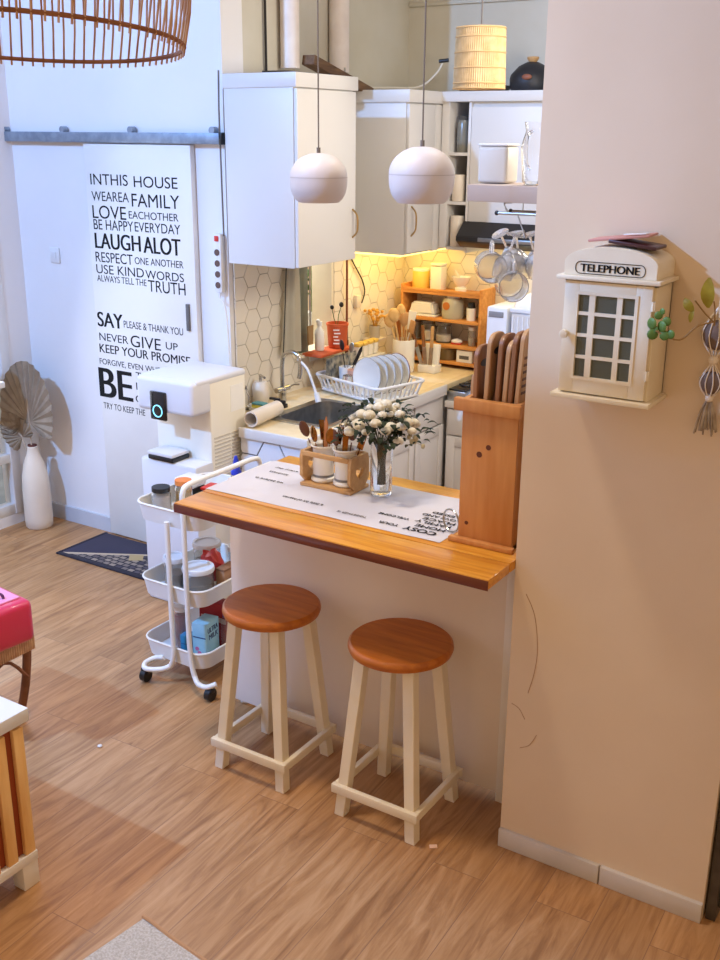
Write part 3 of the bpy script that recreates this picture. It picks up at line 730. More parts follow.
# carcass: niche X -2.74..-2.59, solid to -1.1
B().box(-.345,-.30,-.18,.18,.02,.775,.001).obj('side_panel',CAB,c3)
B().box(-.19,-.175,-.18,.18,.0,.775,.001).obj('divider',CAB,c3)
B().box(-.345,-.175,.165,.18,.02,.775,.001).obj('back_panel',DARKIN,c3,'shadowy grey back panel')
for z in(.02,.255,.503): B().box(-.30,-.19,-.18,.165,z-.008,z+.008,.001).obj('shelf',CAB,c3)
B().box(-.175,1.28,-.165,.18,.16,.775,.001).obj('body',CAB,c3)
B().box(-.172,.36,-.183,-.166,.165,.735,.003).obj('door',CAB,c3);B().box(.365,.95,-.183,-.166,.165,.735,.003).obj('door',CAB,c3)
B().box(-.345,1.28,-.2,.18,.76,.81,.003).obj('cornice',CAB,c3)
# jars in niches
def tincan(name,label,loc,r,h,m,lid,grp=None,cat='jar'):
    t=thing(name,label,cat,loc,0,grp)
    B().lathe([(0,0),(r*.96,0),(r,.005),(r,h*.86),(r*.93,h*.9),(0,h*.9)],n=28).obj('body',m,t)
    B().lathe([(0,h*.88),(r*.98,h*.88),(r*.98,h*.97),(r*.9,h),(0,h)],n=28).obj('lid',lid,t);return t
tincan('storage_jar','cream lidded jar in the middle niche of the back cabinet',(-2.652,5.125,1.764),.034,.135,CERC,CERC,'cream jars in the cabinet niches')
tincan('storage_jar','cream lidded jar in the lowest niche of the back cabinet',(-2.652,5.125,1.529),.037,.16,CERC,CERC,'cream jars in the cabinet niches')
t=thing('glass_jar','tall grey glass jar in the top niche of the back cabinet','jar',(-2.645,5.15,2.012))
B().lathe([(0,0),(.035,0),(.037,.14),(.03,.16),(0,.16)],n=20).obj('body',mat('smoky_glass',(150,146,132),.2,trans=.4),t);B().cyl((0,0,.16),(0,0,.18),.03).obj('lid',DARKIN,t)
# range hood
t=thing('range_hood','slim black range hood under the back cabinet','range hood',(-2.215,5.23,1.535))
B().prism([(-.23,.035),(-.23,.06),(-.15,.13),(.24,.13),(.24,.0),(-.18,.0)],-.38,.42,'yz',.003).obj('body',mat('hood_black',(34,32,34),.35),t)
B().box(-.25,.15,-.236,-.229,.038,.058,.002).obj('control_strip',mat('hood_strip',(150,150,150),.3,.8),t,'grey control strip')
B().box(-.30,.30,-.1,.15,-.006,.001).obj('lamp_lens',mat('hood_lamp',(255,240,180),.4,emit=(255,226,140),estr=1.2),t,'glowing lamp lens')
# led strips
LEDM=mat('led_strip',(255,230,140),.4,emit=(255,214,110),estr=3)
t=tag(B().box(-2.96-.16,-2.96+.16,4.78,5.40,1.491,1.504,.002).obj('led_strip',LEDM),'yellow light strip under the corner wall cabinet','light strip')
# things on top of cabinets
t=thing('weathered_plank','long weathered wooden plank lying on the wall cabinets','plank',(-3.05,4.58,2.265))
b=B().box(-.035,.035,-.27,.27,-.022,.022,.002);b.bm.transform(Matrix.Rotation(-.24,4,'X'));ob=b.obj('board',OLDW,t);ob.location=(0,0,.10)
B().cyl((.0,.05,.10),(0,.05,.145),.004).obj('nail',STEEL,t)
t=thing('cooking_pot','black rounded clay pot with wooden lid knob on the back cabinet','pot',(-2.33,5.27,2.311))
B().lathe([(0,0),(.10,0),(.112,.02),(.114,.06),(.10,.085),(0,.09)],n=36).obj('body',mat('pot_black',(34,34,38),.5),t)
B().lathe([(.112,.066),(.108,.08),(.07,.12),(.03,.14),(0,.143)],n=36).obj('lid',mat('pot_black',(34,34,38),.5),t)
B().lathe([(.0,.14),(.018,.14),(.03,.155),(.03,.165),(0,.168)],n=20).obj('knob',BEECH,t);B().sph((.02,-.112,.065),.02,(1.4,.5,.7)).obj('handle',mat('pot_handle',(140,84,60),.5),t)
t=thing('frying_pan','grey frying pan lying on the back cabinet behind the woven lamp','pan',(-2.60,5.27,2.311))
B().lathe([(0,0),(.12,0),(.15,.03),(.147,.031),(.118,.005),(0,.005)],n=36).obj('body',mat('pan_grey',(120,112,100),.5,.4),t)
B().cyl((-.09,0,.005),(-.09,0,.10),.018).obj('handle',mat('pan_handle_brown',(120,104,84),.6),t)
t=thing('wire_loop','loose pale wire resting over the corner cabinet','wire',(-2.95,5.0,2.311))
B().tube([(-.12,-.25,.01),(-.08,.0,.02),(.0,.2,.03),(.06,.28,.10),(.09,.30,.16)],.005,6,smooth=5).obj('cable',mat('wire_pale',(220,212,196),.6),t);B().cyl((.07,.29,.16),(.12,.30,.165),.01).obj('plug',BLK,t)
t=thing('cable_bundle','black cable lying along the top of the large wall cabinet','cable',(-3.0,4.05,2.347))
B().tube([(.0,-.15,.006),(.06,-.05,.01),(.08,.05,.008),(.1,.18,.006)],.007,6,smooth=5).obj('cable',CORDB,t)
# pipes on the kitchen wall
for y,r_,lab in((4.27,.045,'thick white vertical pipe above the large wall cabinet'),(4.685,.05,'second white vertical pipe above the cabinets, near the corner')):
    t=thing('wall_pipe',lab,'pipe',(-3.12,y,2.36))
    z0=.03
    B().cyl((0,0,z0),(0,0,1.6),r_,n=24).obj('pipe',mat('pipe_pinkish_white',(234,224,214),.5,rgb2=(222,208,196),scale=10),t)
t=tag(B().tube([(-3.155,4.13,2.36),(-3.155,4.13,4.0)],.006,6).obj('wall_cable',CORDB),'thin black vertical cable left of the white pipes','cable')
t=tag(B().tube([(-3.155,4.79,2.36),(-3.155,4.79,4.0)],.005,6).obj('wall_cable',CORD),'thin grey vertical cable right of the white pipes','cable')
t=tag(B().box(-3.165,-1.1,5.445,5.46,2.765,2.785,.002).obj('cable_trunking',WK),'thin horizontal cable trunking high on the back wall','trunking')

# ---------- power strip
t=thing('power_strip','white power strip with a red switch hung on the wall corner','power strip',(-3.20,3.80,1.39))
b=B().box(-.022,.022,-.012,.02,0,.27,.006);b.obj('body',WPL,t)
B().box(-.012,.012,-.016,-.011,.235,.26,.002).obj('switch',RED,t)
for k in range(4): B().cyl((0,-.0145,.035+k*.05),(0,-.011,.035+k*.05),.015,n=16).obj('socket',mat('socket_brown',(96,70,60),.6),t)
B().tube([(0,.0,.0),(.005,-.01,-.03),(.03,-.012,-.05),(.045,-.01,-.15),(.05,-.005,-.45)],.006,6,smooth=6).obj('cord',WPL,t)
tag(B().tube([(-3.166,3.80,1.65),(-3.172,3.802,2.2),(-3.168,3.803,2.36)],.004,6).obj('wall_cable',CORD),'thin grey cable rising from the power strip beside the large cabinet','cable')

# ---------- base cabinets and counter
bc=thing('base_cabinet','white base cabinet under the sink counter with panelled fronts','cabinet',(-2.87,4.3,0))
B().box(-.07,.272,-.68,-.58,.0,.66,.002).box(-.295,.272,-.58,1.1,.0,.66,.002).box(.25,.272,-.68,1.1,.66,.775,.001).box(-.07,.25,-.68,-.665,.66,.775).obj('body',CAB,bc)
for y0,y1 in((-.60,-.12),(-.11,.28),(.29,.60)):
    d=B().box(.273,.290,y0,y1-.006,.10,.60,.003).obj('door',CAB,bc)
    B().box(.290,.296,y0,y0+.05,.10,.60,.002).box(.290,.296,y1-.056,y1-.006,.10,.60,.002).box(.290,.296,y0+.05,y1-.056,.55,.60,.002).box(.290,.296,y0+.05,y1-.056,.10,.15,.002).obj('door_frame',CAB,d)
    B().box(.273,.290,y0,y1-.006,.61,.765,.003).obj('drawer',CAB,bc)
gp=B().box(-.07,.272,-.692,-.68,0,.775).obj('grout_panel',mat('grout_dark',(110,108,108),.8),bc)
hexes(B(),[(-2.94,-2.598,.0,.775)],.085,.004,3.603,3.609,'xz',-3.02,.70).obj('hexagon_tiles',mat('hex_tile_cool',(226,228,234),.25),bc,loc=(2.87,-4.3,0),label='larger pale hexagon tiles on the end')
bc2=thing('base_cabinet','white base cabinet along the back wall below the hob','cabinet',(-1.85,5.2,0))
B().box(-.715,.745,-.29,.25,0,.70,.002).obj('body',CAB,bc2)
for x0,x1 in((-.70,-.26),(-.25,.2),(.21,.7)):
    d=B().box(x0,x1,-.307,-.291,.08,.54,.003).obj('door',CAB,bc2)
    B().box(x0,x0+.05,-.314,-.307,.08,.54,.002).box(x1-.05,x1,-.314,-.307,.08,.54,.002).box(x0+.05,x1-.05,-.314,-.307,.49,.54,.002).box(x0+.05,x1-.05,-.314,-.307,.08,.13,.002).obj('door_frame',CAB,d)
    B().box(x0,x1,-.307,-.291,.55,.69,.003).obj('drawer',CAB,bc2)
# worktop (with sink hole): build as strips
wt=thing('worktop','cream stone worktop with a raised white edge around the sink and corner','worktop',(-2.87,4.4,.78))
def wx(x): return x+2.87
def wy(y): return y-4.4
sx0,sx1,sy0,sy1=-2.93,-2.61,3.80,4.24
b=B()
b.box(wx(-3.165),wx(-2.93),wy(3.715),wy(5.45),0,.04,.002).box(wx(sx1),wx(-2.57),wy(3.60),wy(5.45),0,.04,.002).box(wx(-2.93),wx(sx1),wy(3.60),wy(sy0),0,.04,.002).box(wx(sx0),wx(sx1),wy(sy1),wy(5.45),0,.04,.002)
b.obj('slab',TOPST,wt)
B().box(wx(-2.94),wx(-2.555),wy(3.585),wy(3.60),-.002,.045,.004).box(wx(-2.57),wx(-2.555),wy(3.60),wy(4.89),-.012,.045,.004).obj('front_edge',CAB,wt)
wt2=tag(B().box(-2.568,-1.10,4.885,5.45,.70,.735,.003).obj('worktop',W),'lower white worktop along the back wall under the hob','worktop')
# sink
sk=thing('kitchen_sink','stainless steel sink set into the cream worktop','sink',(-2.77,4.02,.82))
b=bmesh.new()
def rg(x0,x1,y0,y1,r,z): return [b.verts.new((x,y,z)) for x,y in rrect(x0,x1,y0,y1,r,5)]
A=[rg(-.175,.175,-.235,.235,.03,.001),rg(-.175,.175,-.235,.235,.03,.007),rg(-.13,.15,-.20,.20,.05,.007),rg(-.12,.14,-.19,.19,.05,-.13),rg(-.03,.03,-.03,.03,.02,-.145)]
for p,q in zip(A,A[1:]):
    k=len(p)
    for i in range(k): b.faces.new((p[i],p[(i+1)%k],q[(i+1)%k],q[i]))
b.faces.new(A[-1]);bmesh.ops.recalc_face_normals(b,faces=b.faces[:])
q=B();q.bm.free();q.bm=b;q.obj('basin',STEEL,sk,ang=50)
B().cyl((0,0,-.146),(0,0,-.14),.03).obj('drain',CHR,sk)
t=thing('faucet','chrome gooseneck kitchen faucet behind the sink','faucet',(-3.085,4.12,.82))
B().cyl((0,0,.0),(0,0,.05),.02).cyl((0,-.05,.06),(0,.05,.06),.014).sph((0,0,.055),.022).obj('base',CHR,t)
B().tube([(0,0,.06),(.0,0,.18),(.015,0,.235),(.06,0,.255),(.105,0,.235),(.115,-.005,.17),(.11,-.01,.13)],.011,10,smooth=6).obj('spout',CHR,t)
B().tube([(0,.05,.06),(.03,.06,.075),(.06,.06,.08)],.005,8).obj('lever',CHR,t)
t=thing('faucet_hose','white flexible faucet nozzle drooping into the sink','hose',(-2.975,4.115,.82))
B().tube([(-.01,.0,.225),(.04,.01,.18),(.07,.02,.10),(.09,.02,.05)],.007,8,smooth=6).obj('hose',WPL,t);B().cyl((.088,.02,.065),(.10,.02,.02),.012,.016).obj('nozzle',WPL,t)
# dish rack
dk=thing('dish_rack','white slatted dish rack over the far end of the sink','dish rack',(-2.66,4.11,.822),.0)
ang=math.atan2(3.804-4.005,2.875-2.379)
dk.rotation_euler=(0,0,-.27);dk.location=(-2.80,4.49,.824)
b=B();Wx,Wy=.245,.17
top=rrect(-Wx,Wx,-Wy,Wy,.04,4);bot=[(x*.9,y*.88) for x,y in top]
b.tube([(x,y,.085) for x,y in top],.008,8,closed=True).tube([(x,y,.012) for x,y in bot],.008,8,closed=True)
b.obj('rim',WPL,dk)
b=B()
def lerp(a,c,u): return tuple(a[i]+(c[i]-a[i])*u for i in range(3))
for k in range(13):
    x=-Wx+.03+k*(2*Wx-.06)/12
    for s in(-1,1): b.sqbar((x*.9,s*Wy*.88,.012),(x,s*Wy,.085),.009)
for k in range(9):
    y=-Wy+.03+k*(2*Wy-.06)/8
    for s in(-1,1): b.sqbar((s*Wx*.9,y*.88,.012),(s*Wx,y,.085),.009)
b.obj('slats',WPL,dk)
B().box(-Wx*.88,Wx*.88,-Wy*.86,Wy*.86,0,.012,.003).obj('tray',WPL,dk)
PL=mat('plate_white',(232,230,224),.22,coat=.3)
pl=None
names=['white plate with a grey rim line at the front of the dish rack','second white plate from the front of the dish rack','third white plate standing in the dish rack','fourth white plate standing in the dish rack','brown-rimmed plate at the back of the dish rack']
for k in range(5):
    t=thing('dinner_plate',names[k],'plate',(-2.735+k*.016,4.385+k*.045,.937),0,'plates in the dish rack')
    M=Matrix.Rotation(-.22+.0,4,'Z')@Matrix.Rotation(PI/2-.14,4,'X')
    b=B().lathe([(0,.004),(.055,.004),(.07,.012),(.096,.018),(.098,.020),(.096,.0225),(.068,.0165),(.054,.009),(0,.009)],n=40);b.bm.transform(M);b.obj('dish',PL,t)
    b=B().lathe([(.0955,.0175),(.0985,.019),(.0985,.0215),(.0955,.0232)],n=40);b.bm.transform(M);b.obj('rim_line',mat('rim_grey',(150,146,140),.3) if k<4 else mat('rim_brown',(110,60,40),.4),t)
# cutlery holder in rack
for k,(dx,dy,m,lab) in enumerate(((-.17,.0,WPL,'white cutlery cup at the left end of the dish rack'),(-.09,-.04,mat('cup_pinkish',(206,160,140),.5),'pinkish cup upside down in the front of the dish rack'))):
    t=thing('rack_cup',lab,'cup',(-2.80+dx,4.49+dy+.03,.838),0)
    B().lathe([(0,0),(.03,0),(.034,.10),(.031,.10),(.028,.006),(0,.006)],n=20).obj('body',m,t)
for k,(dx,ln,kd,lab,m) in enumerate(((-.18,.25,'spoon','steel spoon in the dish rack cup leaning right',STEEL),(-.165,-.2,'spoon','dark spoon in the dish rack cup leaning left',BLK),(-.17,.5,'knife','knife with dark blade leaning far right in the rack cup',BLK))):
    utensil(kd,(-2.80+dx,4.53,.85),ln,-.2,kd,lab,m,.24,'cutlery in the dish rack cup')
t=thing('glass_tumbler','upturned glass tumbler in the middle of the dish rack','glass',(-2.87,4.39,.838));B().lathe([(.03,0),(.024,.09),(0,.09),(0,.086),(.022,.086),(.028,0)],n=20).obj('body',GLASS,t)
t=thing('cream_bowl','pale cream bowl upside down in the middle of the dish rack','bowl',(-2.92,4.50,.838));B().lathe([(.06,0),(.058,.03),(.03,.07),(0,.072),(0,.068),(.028,.066),(.054,.03),(.057,0)],n=24).obj('body',CERC,t)
# items left of sink
t=thing('soap_dish','blue-and-yellow sponge in a dish at the left of the sink','sponge',(-3.06,3.90,.82))
B().lathe([(0,0),(.05,0),(.06,.025),(.056,.025),(.047,.005),(0,.005)],n=24).obj('dish',WPL,t);B().box(-.035,.035,-.022,.022,.012,.03,.005).obj('foam',mat('sponge_yellow',(214,200,80),.9),t);B().box(-.035,.035,-.022,.022,.03,.04,.004).obj('scourer',mat('sponge_teal',(90,150,160),.9),t)
t=thing('scrub_brush','small black scrubbing brush beside the sponge dish','brush',(-3.02,4.01,.82))
B().box(-.04,.04,-.015,.015,.0,.02,.004).box(-.03,.03,-.012,.012,.018,.035,.004).obj('body',BLK,t);B().box(-.06,.0,-.008,.008,.03,.042,.003).obj('handle',BLK,t)
t=thing('soap_dispenser','white soap bottle with chrome pump against the hexagon tiles','bottle',(-3.118,3.985,.82))
B().lathe([(0,0),(.036,0),(.04,.01),(.04,.10),(.03,.12),(0,.12)],n=24).obj('body',CERC,t);B().cyl((0,0,.12),(0,0,.155),.007).tube([(0,0,.152),(.05,-.03,.15)],.006,8).obj('pump',CHR,t)
t=thing('glass_bottle','small clear glass bottle behind the sponge dish','bottle',(-3.135,3.88,.82));B().lathe([(0,0),(.025,0),(.026,.06),(.012,.08),(.012,.10),(.010,.10),(.010,.08),(.023,.058),(.022,.004),(0,.004)],n=20).obj('body',GLASS,t);B().cyl((0,0,.1),(0,0,.115),.013).obj('cap',CHR,t)
t=thing('paper_roll','pale cardboard tube lying at the front corner of the worktop','tube',(-2.90,3.73,.864))
b=B().lathe([(.036,-.12),(.036,.12),(.030,.12),(.030,-.12),(.036,-.12)],n=28,M=Matrix.Rotation(PI/2,4,'X'));b.obj('roll',CERC,t);t.rotation_euler=(0,0,.12)
t=thing('dark_container','dark grey container squeezed behind the dispenser on the worktop','container',(-3.13,3.785,.82));B().box(-.025,.025,-.05,.05,0,.16,.006).obj('body',mat('dark_grey',(70,70,70),.5),t);B().box(-.026,.026,-.052,.052,.15,.165,.003).obj('lid',BLK,t)

# ---------- window with curtain
w=struct(B().box(-3.295,-3.165,4.34,4.36,.985,1.62,.001).box(-3.295,-3.165,4.68,4.70,.985,1.62,.001).box(-3.295,-3.165,4.36,4.68,1.60,1.62,.001).box(-3.295,-3.14,4.34,4.70,.985,1.0,.002).obj('window_2',CREAM),'small window over the sink')
B().box(-3.20,-3.185,4.36,4.49,1.0,1.60,.001).obj('sash',mat('sash_greygreen',(112,116,104),.6,rgb2=(92,98,86),scale=6),w,'grey-green sash')
t=thing('window_plant','green leafy plant outside the sink window','plant',(-3.45,4.90,1.05))
B().lathe([(0,0),(.04,0),(.05,.08),(0,.08)],n=20).obj('pot',WPL,t)
b=B()
for i in range(40):
    a=random.uniform(0,2*PI);z=random.uniform(.15,.45);rr=random.uniform(.0,.07);p=Vector((rr*math.cos(a),rr*math.sin(a),z));b.leaf(p,p+Vector((math.cos(a)*.05,math.sin(a)*.05,random.uniform(-.02,.04))),.03,.2)
b.tube([(0,0,.07),(0,0,.45)],.004,5).obj('leaves',LEAFG,t)
B().box(-.10,.08,-.1,.1,-.03,0,.002).obj('ledge',CERC,t)
t=thing('curtain','cream cloth curtain gathered at the left of the sink window','curtain',(-3.145,4.30,.95))
b=bmesh.new();nx,nz=18,14;V={}
for i in range(nx+1):
    for j in range(nz+1):
        u=i/nx;vv=j/nz;wd_=.045+.06*(1-vv)**.7
        V[i,j]=b.verts.new((.012*math.sin(u*14)+.004,-.11+(u)*wd_*1.5+.06*(vv),.08+.56*vv))
for i in range(nx):
    for j in range(nz): b.faces.new((V[i,j],V[i+1,j],V[i+1,j+1],V[i,j+1]))
bmesh.ops.solidify(b,geom=b.faces[:],thickness=.002);q=B();q.bm.free();q.bm=b;q.obj('cloth',FABW,t)
B().tube([(.02,-.07,.64),(.022,-.09,.4),(.022,-.12,.05)],.003,6,smooth=5).obj('edge_cord',CORDB,t,'dark cord')
B().cyl((-.01,-.06,.645),(.02,-.06,.645),.008).obj('hook',BLK,t)
t=thing('mesh_strainer_handle','grey slotted utensil hanging beside the sink window','utensil',(-3.13,4.43,1.15))
B().tube([(0,0,0),(0,.0,.33)],.005,6).obj('handle',STEEL,t);B().prism([(-.025,0),(.025,0),(.02,-.10),(-.02,-.10)],-.004,.004,'yz').obj('head',mat('bristle_brown',(150,120,80),.8),t,'brown bristle head')
t=thing('dish_soap_bottle','white bottle on the orange sill tray left of the terracotta pot','bottle',(-3.12,4.50,1.012))
B().lathe([(0,0),(.024,0),(.026,.01),(.026,.10),(.012,.12),(.012,.135),(0,.135)],n=22).obj('body',CERW,t);B().cyl((0,0,.13),(0,0,.15),.014).sph((.0,-.012,.155),.012).obj('pump',WPL,t)
t=thing('potted_plant','orange terracotta pot with white lettering and thin stems on the window sill','potted plant',(-3.09,4.625,1.012))
B().lathe([(0,0),(.045,0),(.05,.01),(.056,.115),(.06,.118),(.06,.13),(.052,.13),(.045,.02),(0,.02)],n=32).obj('pot',TERRA,t)
q=B()
for k in range(5): q.box(-.020+(k%2)*.004,.018-(k%3)*.006,-.0585,-.0515,.025+k*.018,.031+k*.018)
q.bm.transform(Matrix.Rotation(.55,4,'Z'));q.obj('lettering',mat('pot_ink_white',(240,226,206),.6),t)
b=B().tube([(0,0,.1),(.0,.01,.17),(.012,.02,.22)],.002,5).tube([(0,0,.1),(-.01,-.02,.16),(-.015,-.03,.21)],.002,5).obj('stems',LEAFG,t)
B().sph((.012,.02,.225),.014,(1,.6,1)).sph((-.015,-.03,.215),.012,(1,.6,1)).obj('seed_heads',BLK,t)
t=thing('sill_tray','long orange tray on a bracket below the sink window','tray',(-3.095,4.55,.995))
B().box(-.06,.06,-.16,.15,0,.015,.003).obj('tray',TERRA,t)
B().box(-.062,-.05,-.1,.1,-.04,.0,.002).obj('bracket',WPL,t)
t=thing('drying_towel','pale patterned cloth hanging below the orange sill tray','cloth',(-3.02,4.55,.86))
b=bmesh.new();V={}
for i in range(17):
    for j in range(7):
        V[i,j]=b.verts.new((.006*math.sin(i*.9)+.004*j/6,-.14+i*.0175,j*.022))
for i in range(16):
    for j in range(6): b.faces.new((V[i,j],V[i+1,j],V[i+1,j+1],V[i,j+1]))
bmesh.ops.solidify(b,geom=b.faces[:],thickness=.002);q=B();q.bm.free();q.bm=b
q.obj('cloth',mat('towel_pattern',(220,214,196),.9,rgb2=(90,100,110),scale=26),t)
# pole
tag(B().cyl((-3.135,4.785,.82),(-3.135,4.785,1.47),.0065).cyl((-3.135,4.785,.82),(-3.135,4.785,1.02),.010).obj('brown_pole',COPP),'thin brown vertical pole between the sink window and the corner','pole')
t=thing('plug_cable','black cable with a plug on the lit tiles right of the brown pole','cable',(-3.15,4.86,1.2))
B().tube([(0,-.03,.28),(0,.02,.22),(0,.10,.13),(0,.13,.06),(0,.10,.0)],.004,6,smooth=6).obj('cable',CORDB,t);B().box(-.008,.015,.03,.07,-.02,.05,.004).obj('socket_plate',CERC,t)
# counter clutter on left run
t=thing('flower_pot','grey pot of dried yellow flowers on a ledge at the lit side wall','potted plant',(-3.10,5.02,1.0))
B().lathe([(0,0),(.028,0),(.034,.07),(.03,.07),(.025,.01),(0,.01)],n=22).obj('pot',mat('pot_grey',(190,180,160),.6),t)
b=B()
for i in range(26):
    a=random.uniform(0,2*PI);rr=random.uniform(.01,.06);z=random.uniform(.10,.16);b.tube([(0,0,.05),(rr*math.cos(a),rr*math.sin(a),z)],.001,4);b.sph((rr*math.cos(a),rr*math.sin(a),z),.009,(1,1,1),6)
b.obj('flowers',mat('dried_flower_yellow',(216,160,66),.8),t)
B().box(-.05,.045,-.06,.06,-.012,0,.002).obj('ledge',CERC,t)
sr=thing('spice_stand','narrow white stand behind the plates carrying the spice jars','stand',(-3.06,4.87,.82))
B().box(-.045,.045,-.13,.13,.10,.11,.002).box(-.04,.04,-.13,-.12,0,.10,.002).box(-.04,.04,.12,.13,0,.10,.002).obj('frame',CERW,sr)
g='spice jars with yellow lids'
for k in range(4):
    t=thing('spice_jar',['nearest','second','third','farthest'][k]+' white spice jar with yellow lid on the narrow stand','jar',(-3.06,4.78+k*.055,.932),0,g)
    B().box(-.02,.02,-.02,.02,0,.06,.005).obj('body',CERW,t);B().box(-.023,.023,-.023,.023,.06,.08,.006).obj('lid',YEL,t)
t=thing('wooden_board','tan triangular-topped wooden board behind the dish rack','board',(-3.09,4.70,.822));
b=B().prism([(-.06,0),(.06,0),(.05,.09),(.0,.14),(-.05,.10)],-.006,.006,'yz',.002);b.bm.transform(Matrix.Rotation(-.15,4,'Y'));b.obj('board',BRD2,t);B().cyl((-.02,0,.115),(-.0,0,.115),.007).obj('hang_hole',BLK,t)
t=thing('sauce_dish','orange bowl on a white saucer behind the plates','bowl',(-2.93,4.87,.90))
B().lathe([(0,.0),(.03,.0),(.045,.03),(.042,.03),(.028,.005),(0,.005)],n=24).obj('bowl',mat('orange_glaze',(222,130,60),.4),t);B().lathe([(0,-.012),(.045,-.012),(.062,-.002),(.06,.0),(0,-.004)],n=24).obj('saucer',CERW,t)
B().box(-.04,.04,-.04,.04,-.08,-.012,.003).obj('stand',SHW,t,'small wooden stand')
cr=thing('utensil_crock','large white crock of wooden spoons on the corner worktop','crock',(-2.93,5.06,.82))
B().lathe([(0,0),(.056,0),(.062,.01),(.063,.18),(.060,.185),(.057,.18),(.055,.01),(0,.01)],n=36).obj('body',CERW,cr)
WU=[('spoon',-.25,0.3,WICK,.36),('spoon',-.1,-.2,WICK,.38),('spoon',-.4,.2,WICK,.33),('fork',.1,.3,WICK,.31),('knife',.2,.1,CERW,.33),('fork',.3,-.2,BRD2,.30),('spoon',.02,.5,BRD2,.33),('knife',-.3,-.4,WOODU,.27)]
lb=['large pale wooden ladle leaning left','tall pale wooden spoon','wide wooden spoon leaning furthest left','wooden fork leaning slightly right','white spatula leaning right','wooden fork leaning furthest right','brown wooden spoon upright','orange-brown wooden spatula leaning left']
for (k,ln,az,m,L_),l_ in zip(WU,lb):
    t=thing('wooden_'+('spatula' if k=='knife' else k),l_+' in the white crock',k if k!='knife' else 'spatula',(-2.93,5.06,.84),az,'utensils in the white crock')
    M=Matrix.Rotation(ln*.8,4,'Y')
    q=B().cyl((0,0,0),(0,0,L_*.75),.006,.005,8);q.bm.transform(M);q.obj('handle',m,t)
    if k=='spoon': q=B().sph((0,0,L_*.84),.036,(.95,.3,1.15),14)
    elif k=='fork': q=B().box(-.02,.02,-.003,.003,L_*.7,L_*.95,.003)
    else: q=B().prism([(-.016,L_*.68),(.016,L_*.68),(.024,L_),(-.024,L_)],-.003,.003,'xz')
    q.bm.transform(M);q.obj('head',m,t)
kb=thing('knife_block','white knife block with brown-handled knives on the corner worktop','knife block',(-2.80,5.13,.82))
B().box(-.055,.055,-.04,.04,0,.045,.004).obj('base',CERW,kb)
b=B().box(-.045,.045,.0,.03,.03,.16,.006);b.bm.transform(Matrix.Rotation(-.15,4,'X'));b.obj('back_plate',CERW,kb)
for k,(x,ln,lab) in enumerate(((-.035,-.35,'brown-handled knife leaning left'),(-.01,-.12,'brown-handled knife upright in the middle'),(.02,.05,'cream-handled knife'))):
    t=thing('kitchen_knife',lab+' in the white knife block','knife',(-2.80+x,5.10,.866),0,'knives in the knife block')
    M=Matrix.Rotation(ln,4,'Y')
    q=B().box(-.012,.012,-.001,.001,0,.10);q.bm.transform(M);q.obj('blade',STEEL,t)
    q=B().box(-.009,.009,-.007,.007,.10,.22,.004);q.bm.transform(M);q.obj('handle',BRD if k<2 else BEECH,t)
# wooden shelf unit
su=thing('countertop_shelf','orange wood shelf unit of canisters in the kitchen corner','shelf unit',(-2.825,5.365,.82))
B().box(-.26,-.245,-.085,.085,0,.46,.002).obj('side_panel',SHW,su);B().box(.245,.265,-.085,.085,0,.46,.002).obj('side_panel',SHW,su)
for z in(.03,.125,.27,.42): B().box(-.245,.245,-.085,.085,z-.009,z+.009,.002).obj('shelf',SHW,su)
B().box(-.245,.245,-.09,-.085,.43,.445,.001).obj('front_lip',SHW,su)
S3,S2,S1,S0=.82+.4295,.82+.2795,.82+.1345,.82+.0395
tincan('storage_canister','round yellow canister on top of the orange wood shelf unit',(-3.0,5.365,S3),.05,.115,YEL,CERW,None,'canister')
t=thing('tall_box_canister','tall white square canister on top of the shelf unit','canister',(-2.885,5.365,S3))
B().box(-.036,.036,-.036,.036,0,.135,.006).obj('body',CERW,t);B().box(-.037,.037,-.037,.037,.137,.152,.005).obj('lid',CERW,t)
t=thing('mortar','white footed mortar with a pestle on top of the shelf unit','mortar',(-2.74,5.365,S3))
B().lathe([(0,0),(.032,0),(.034,.02),(.022,.03),(.04,.045),(.056,.085),(.052,.085),(.036,.05),(0,.04)],n=28).obj('bowl',CERW,t)
B().tube([(.0,0,.05),(-.04,0,.12)],[.012,.007],8).obj('pestle',CERC,t)
t=thing('butter_dish','white lidded butter dish on the upper shelf of the shelf unit','butter dish',(-2.96,5.345,S2))
B().box(-.095,.095,-.05,.05,0,.010,.004).obj('base',CERW,t);B().prism([(-.085,0),(.085,0),(.065,.07),(-.065,.07)],-.042,.042,'xz',.01).obj('cover',CERW,t,loc=(0,0,.01))
t=thing('glass_canister','glass canister with a round brown emblem on the upper shelf','canister',(-2.775,5.345,S2))
B().lathe([(0,0),(.06,0),(.064,.01),(.064,.09),(.05,.115),(0,.118)],n=28).obj('body',mat('milky_glass',(214,206,180),.15,trans=.3),t);B().cyl((-.01,-.067,.075),(-.01,-.055,.075),.022,n=20).obj('emblem',mat('emblem_brown',(190,112,46),.5),t);B().cyl((0,0,.112),(0,0,.128),.04).obj('lid',CERW,t)
t=thing('salt_shaker','small white shaker with black top on the upper shelf','shaker',(-2.65,5.33,S2))
B().lathe([(0,0),(.026,0),(.028,.07),(0,.07)],n=20).obj('body',CERW,t);B().cyl((0,0,.07),(0,0,.10),.022,.018).obj('cap',BLK,t)
for k,(x,r,f_,lab) in enumerate(((-3.02,.04,.0,'empty glass jar at the left of the lower shelf'),(-2.93,.043,.6,'glass jar of flour, middle of the lower shelf'),(-2.83,.048,.45,'wide glass jar of sugar on the lower shelf'))):
    jar('glass_jar',lab,'jar',(x,5.345,S1),r,.10,GLASS,f_ if f_ else .1,FLOUR,CPL,'glass jars on the lower shelf')
